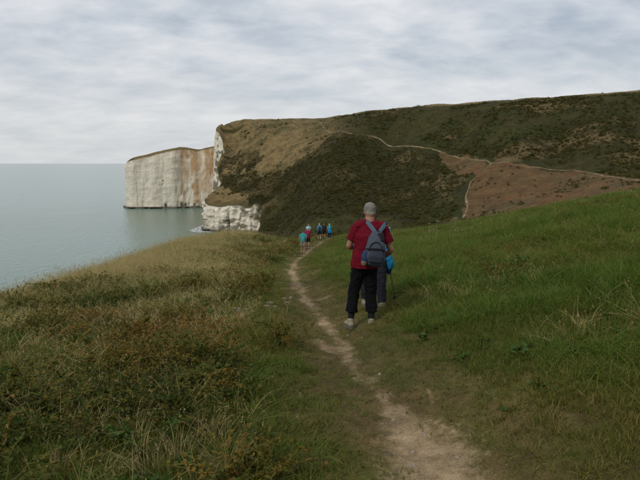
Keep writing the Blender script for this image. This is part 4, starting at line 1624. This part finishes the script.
def umbel(loc, h, label, seed, grp):
    g = np.random.default_rng(seed)
    root = thing('dead_umbel', loc, g.uniform(0, 6), label, 'seed head', grp)
    top = np.array([g.normal(0, .05), g.normal(0, .05), h])
    mid_ = top * .55 + np.array([.01, .01, 0])
    mesh_obj('stem', *loft([(0, 0, -.03), mid_, top], [.0045, .0035, .0025], (0, 1, 0), 6), M_DRY, root)
    for c, k, z in ((top, 1.0, 0), (mid_ + np.array([.07, .02, .12]), .7, 1), (mid_ + np.array([-.06, .04, .09]), .6, 1)):
        V, Fc = [], []
        if z:
            v, f = loft([mid_, (mid_ + c) / 2 + np.array([0, 0, -.01]), c], [.003, .0025, .002], (0, 1, 0), 6)
            mesh_obj('branch', v, f, M_DRY, root)
        o_ = 0
        for j in range(16):
            a, q = g.uniform(0, 6.28), math.sqrt(g.uniform(0, 1)) * .055 * k
            e = c + np.array([q * math.cos(a), q * math.sin(a), .045 * k - q * .25])
            for v, f in (loft([c, e], [.0012, .0012], (0, 1, 0), 4), ellipsoid(e, (.008 * k, .008 * k, .005), None, 6, 4)):
                V.append(v)
                Fc += [tuple(i + o_ for i in t_) for t_ in f]
                o_ += len(v)
        hd_ = mesh_obj('seed_head', np.concatenate(V), Fc, MAT['umbel'], root)
        hd_['kind'] = 'stuff'


MAT['umbel'] = simple('dried_umbel', (.30, .235, .17), .9, .1, 60, .35)
for i, (px, py) in enumerate([(270, 325), (243, 330), (286, 318)]):
    umbel(stand(px, py), .3, 'dead brown umbel seed head rising above the bramble', 200 + i, 'dead umbels in the bramble')
for i, (px, py) in enumerate([(428, 245), (436, 249), (452, 246)]):
    umbel(stand(px, py), .8, 'pale dead umbel seed head on the grass slope beyond the walkers', 210 + i, 'dead umbels on the slope')

FLINT = simple('flint', (.24, .20, .15), .8, .25, 30, .4, .3)
st_me = []
for i in range(4):
    v, f = ellipsoid((0, 0, 0), (1, .75, .5), None, 12, 8)
    v = v * (1 + .35 * fbm(v[:, 0] * 1.6, v[:, 1] * 1.6, v[:, 2] * 1.6, oct=3, seed=300 + i))[:, None]
    me = bpy.data.meshes.new('stone')
    me.from_pydata([tuple(map(float, p)) for p in v], [], f)
    me.materials.append(FLINT)
    st_me.append(me)
for i in range(30):
    yy = rng.uniform(2.8, 9) if i < 24 else rng.uniform(9, 20)
    xx = float(np.interp(yy, PATHP[2:, 1], PATHP[2:, 0])) + rng.normal(0, .14)
    o = bpy.data.objects.new('stone', st_me[i % 4])
    COL.objects.link(o)
    k = rng.uniform(.006, .022) * (1.5 if i % 9 == 0 else 1)
    o.scale = (k, k, k)
    o.location = (xx, yy, ground_at(xx, yy) + k * .1)
    o.rotation_euler = (rng.normal(0, .3), rng.normal(0, .3), rng.uniform(0, 6.28))
    o['label'] = 'small pale flint lying on the bare earth of the path'
    o['category'] = 'stone'
    o['group'] = 'flints on the path'

# broad dock plants in the right-hand turf
DOCK = simple('dock_leaf', (.036, .075, .012), .7, .2, 14, .35)
dk = []
for i in range(3):
    V, Fc, A = [], [], []
    leaf(V, Fc, A, np.array([0, 0, 0.]), np.array([1, 0, .55 + .2 * i]), np.array([0, 0, 1.]), .085, .038 + .006 * i, .5)
    me = bpy.data.meshes.new('leaf')
    me.from_pydata([tuple(map(float, p)) for p in V], [], Fc)
    me.materials.append(DOCK)
    dk.append(me)
for i, (px, py, lab) in enumerate([(521, 358, 'largest dark green dock plant in the turf beside the worn verge'), (537, 388, 'dock plant with few broad leaves below the largest dock'),
                                   (506, 412, 'small dock plant at the edge of the bare trampled verge'), (612, 322, 'dock plant among the longest grass of the slope')]):
    p = stand(px, py)
    t_ = thing('dock_plant', p, rng.uniform(0, 6), lab, 'plant')
    kk = (.95, .6, .5, .7, .7)[i]
    for j in range((26, 13, 10, 16, 14)[i]):
        o = bpy.data.objects.new('leaf', dk[j % 3])
        COL.objects.link(o)
        o.parent = t_
        k = kk * rng.uniform(.6, 1.1)
        o.location = (rng.normal(0, .07) * kk, rng.normal(0, .07) * kk, rng.uniform(.02, .09) * kk)
        o.scale = (k, k, k)
        o.rotation_euler = (rng.normal(0, .3), rng.normal(.1, .4), j * 2.4 + rng.normal(0, .3))

# grit on the bare earth
v, f = ellipsoid((0, 0, 0), (1, .8, .6), None, 6, 4)
v = v * (1 + .3 * fbm(v[:, 0] * 2, v[:, 1] * 2, v[:, 2] * 2, oct=2, seed=320))[:, None]
GRIT = plant_mat('grit', [(0, (.14, .10, .065)), (.5, (.28, .21, .135)), (1, (.46, .40, .31))], None, 0.0, rough=.9)
grit_src = [plant_source('grit_stone', (v, f, np.full((len(v), 2), .5)), GRIT)]
yy = np.concatenate([rng.uniform(2.0, 6, 9000), rng.uniform(6, 16, 7000)])
xx = np.interp(yy, PATHP[:, 1], PATHP[:, 0]) + rng.normal(0, .30, len(yy))
_, bare, _ = cover(xx, yy)
keep = rng.uniform(0, 1, len(xx)) < bare * 1.1
P_, rot_, _, idx_ = place(xx, yy, keep, 1, 1, np.ones(len(xx)), 0, 1, .4)
k_ = .0022 + .0035 * rng.uniform(0, 1, len(P_)) ** 3
scatter('grit', P_, rot_, np.stack([k_, k_, k_], 1), idx_, grit_src, 'fine chalk grit strewn over the bare earth of the path', 'grit')
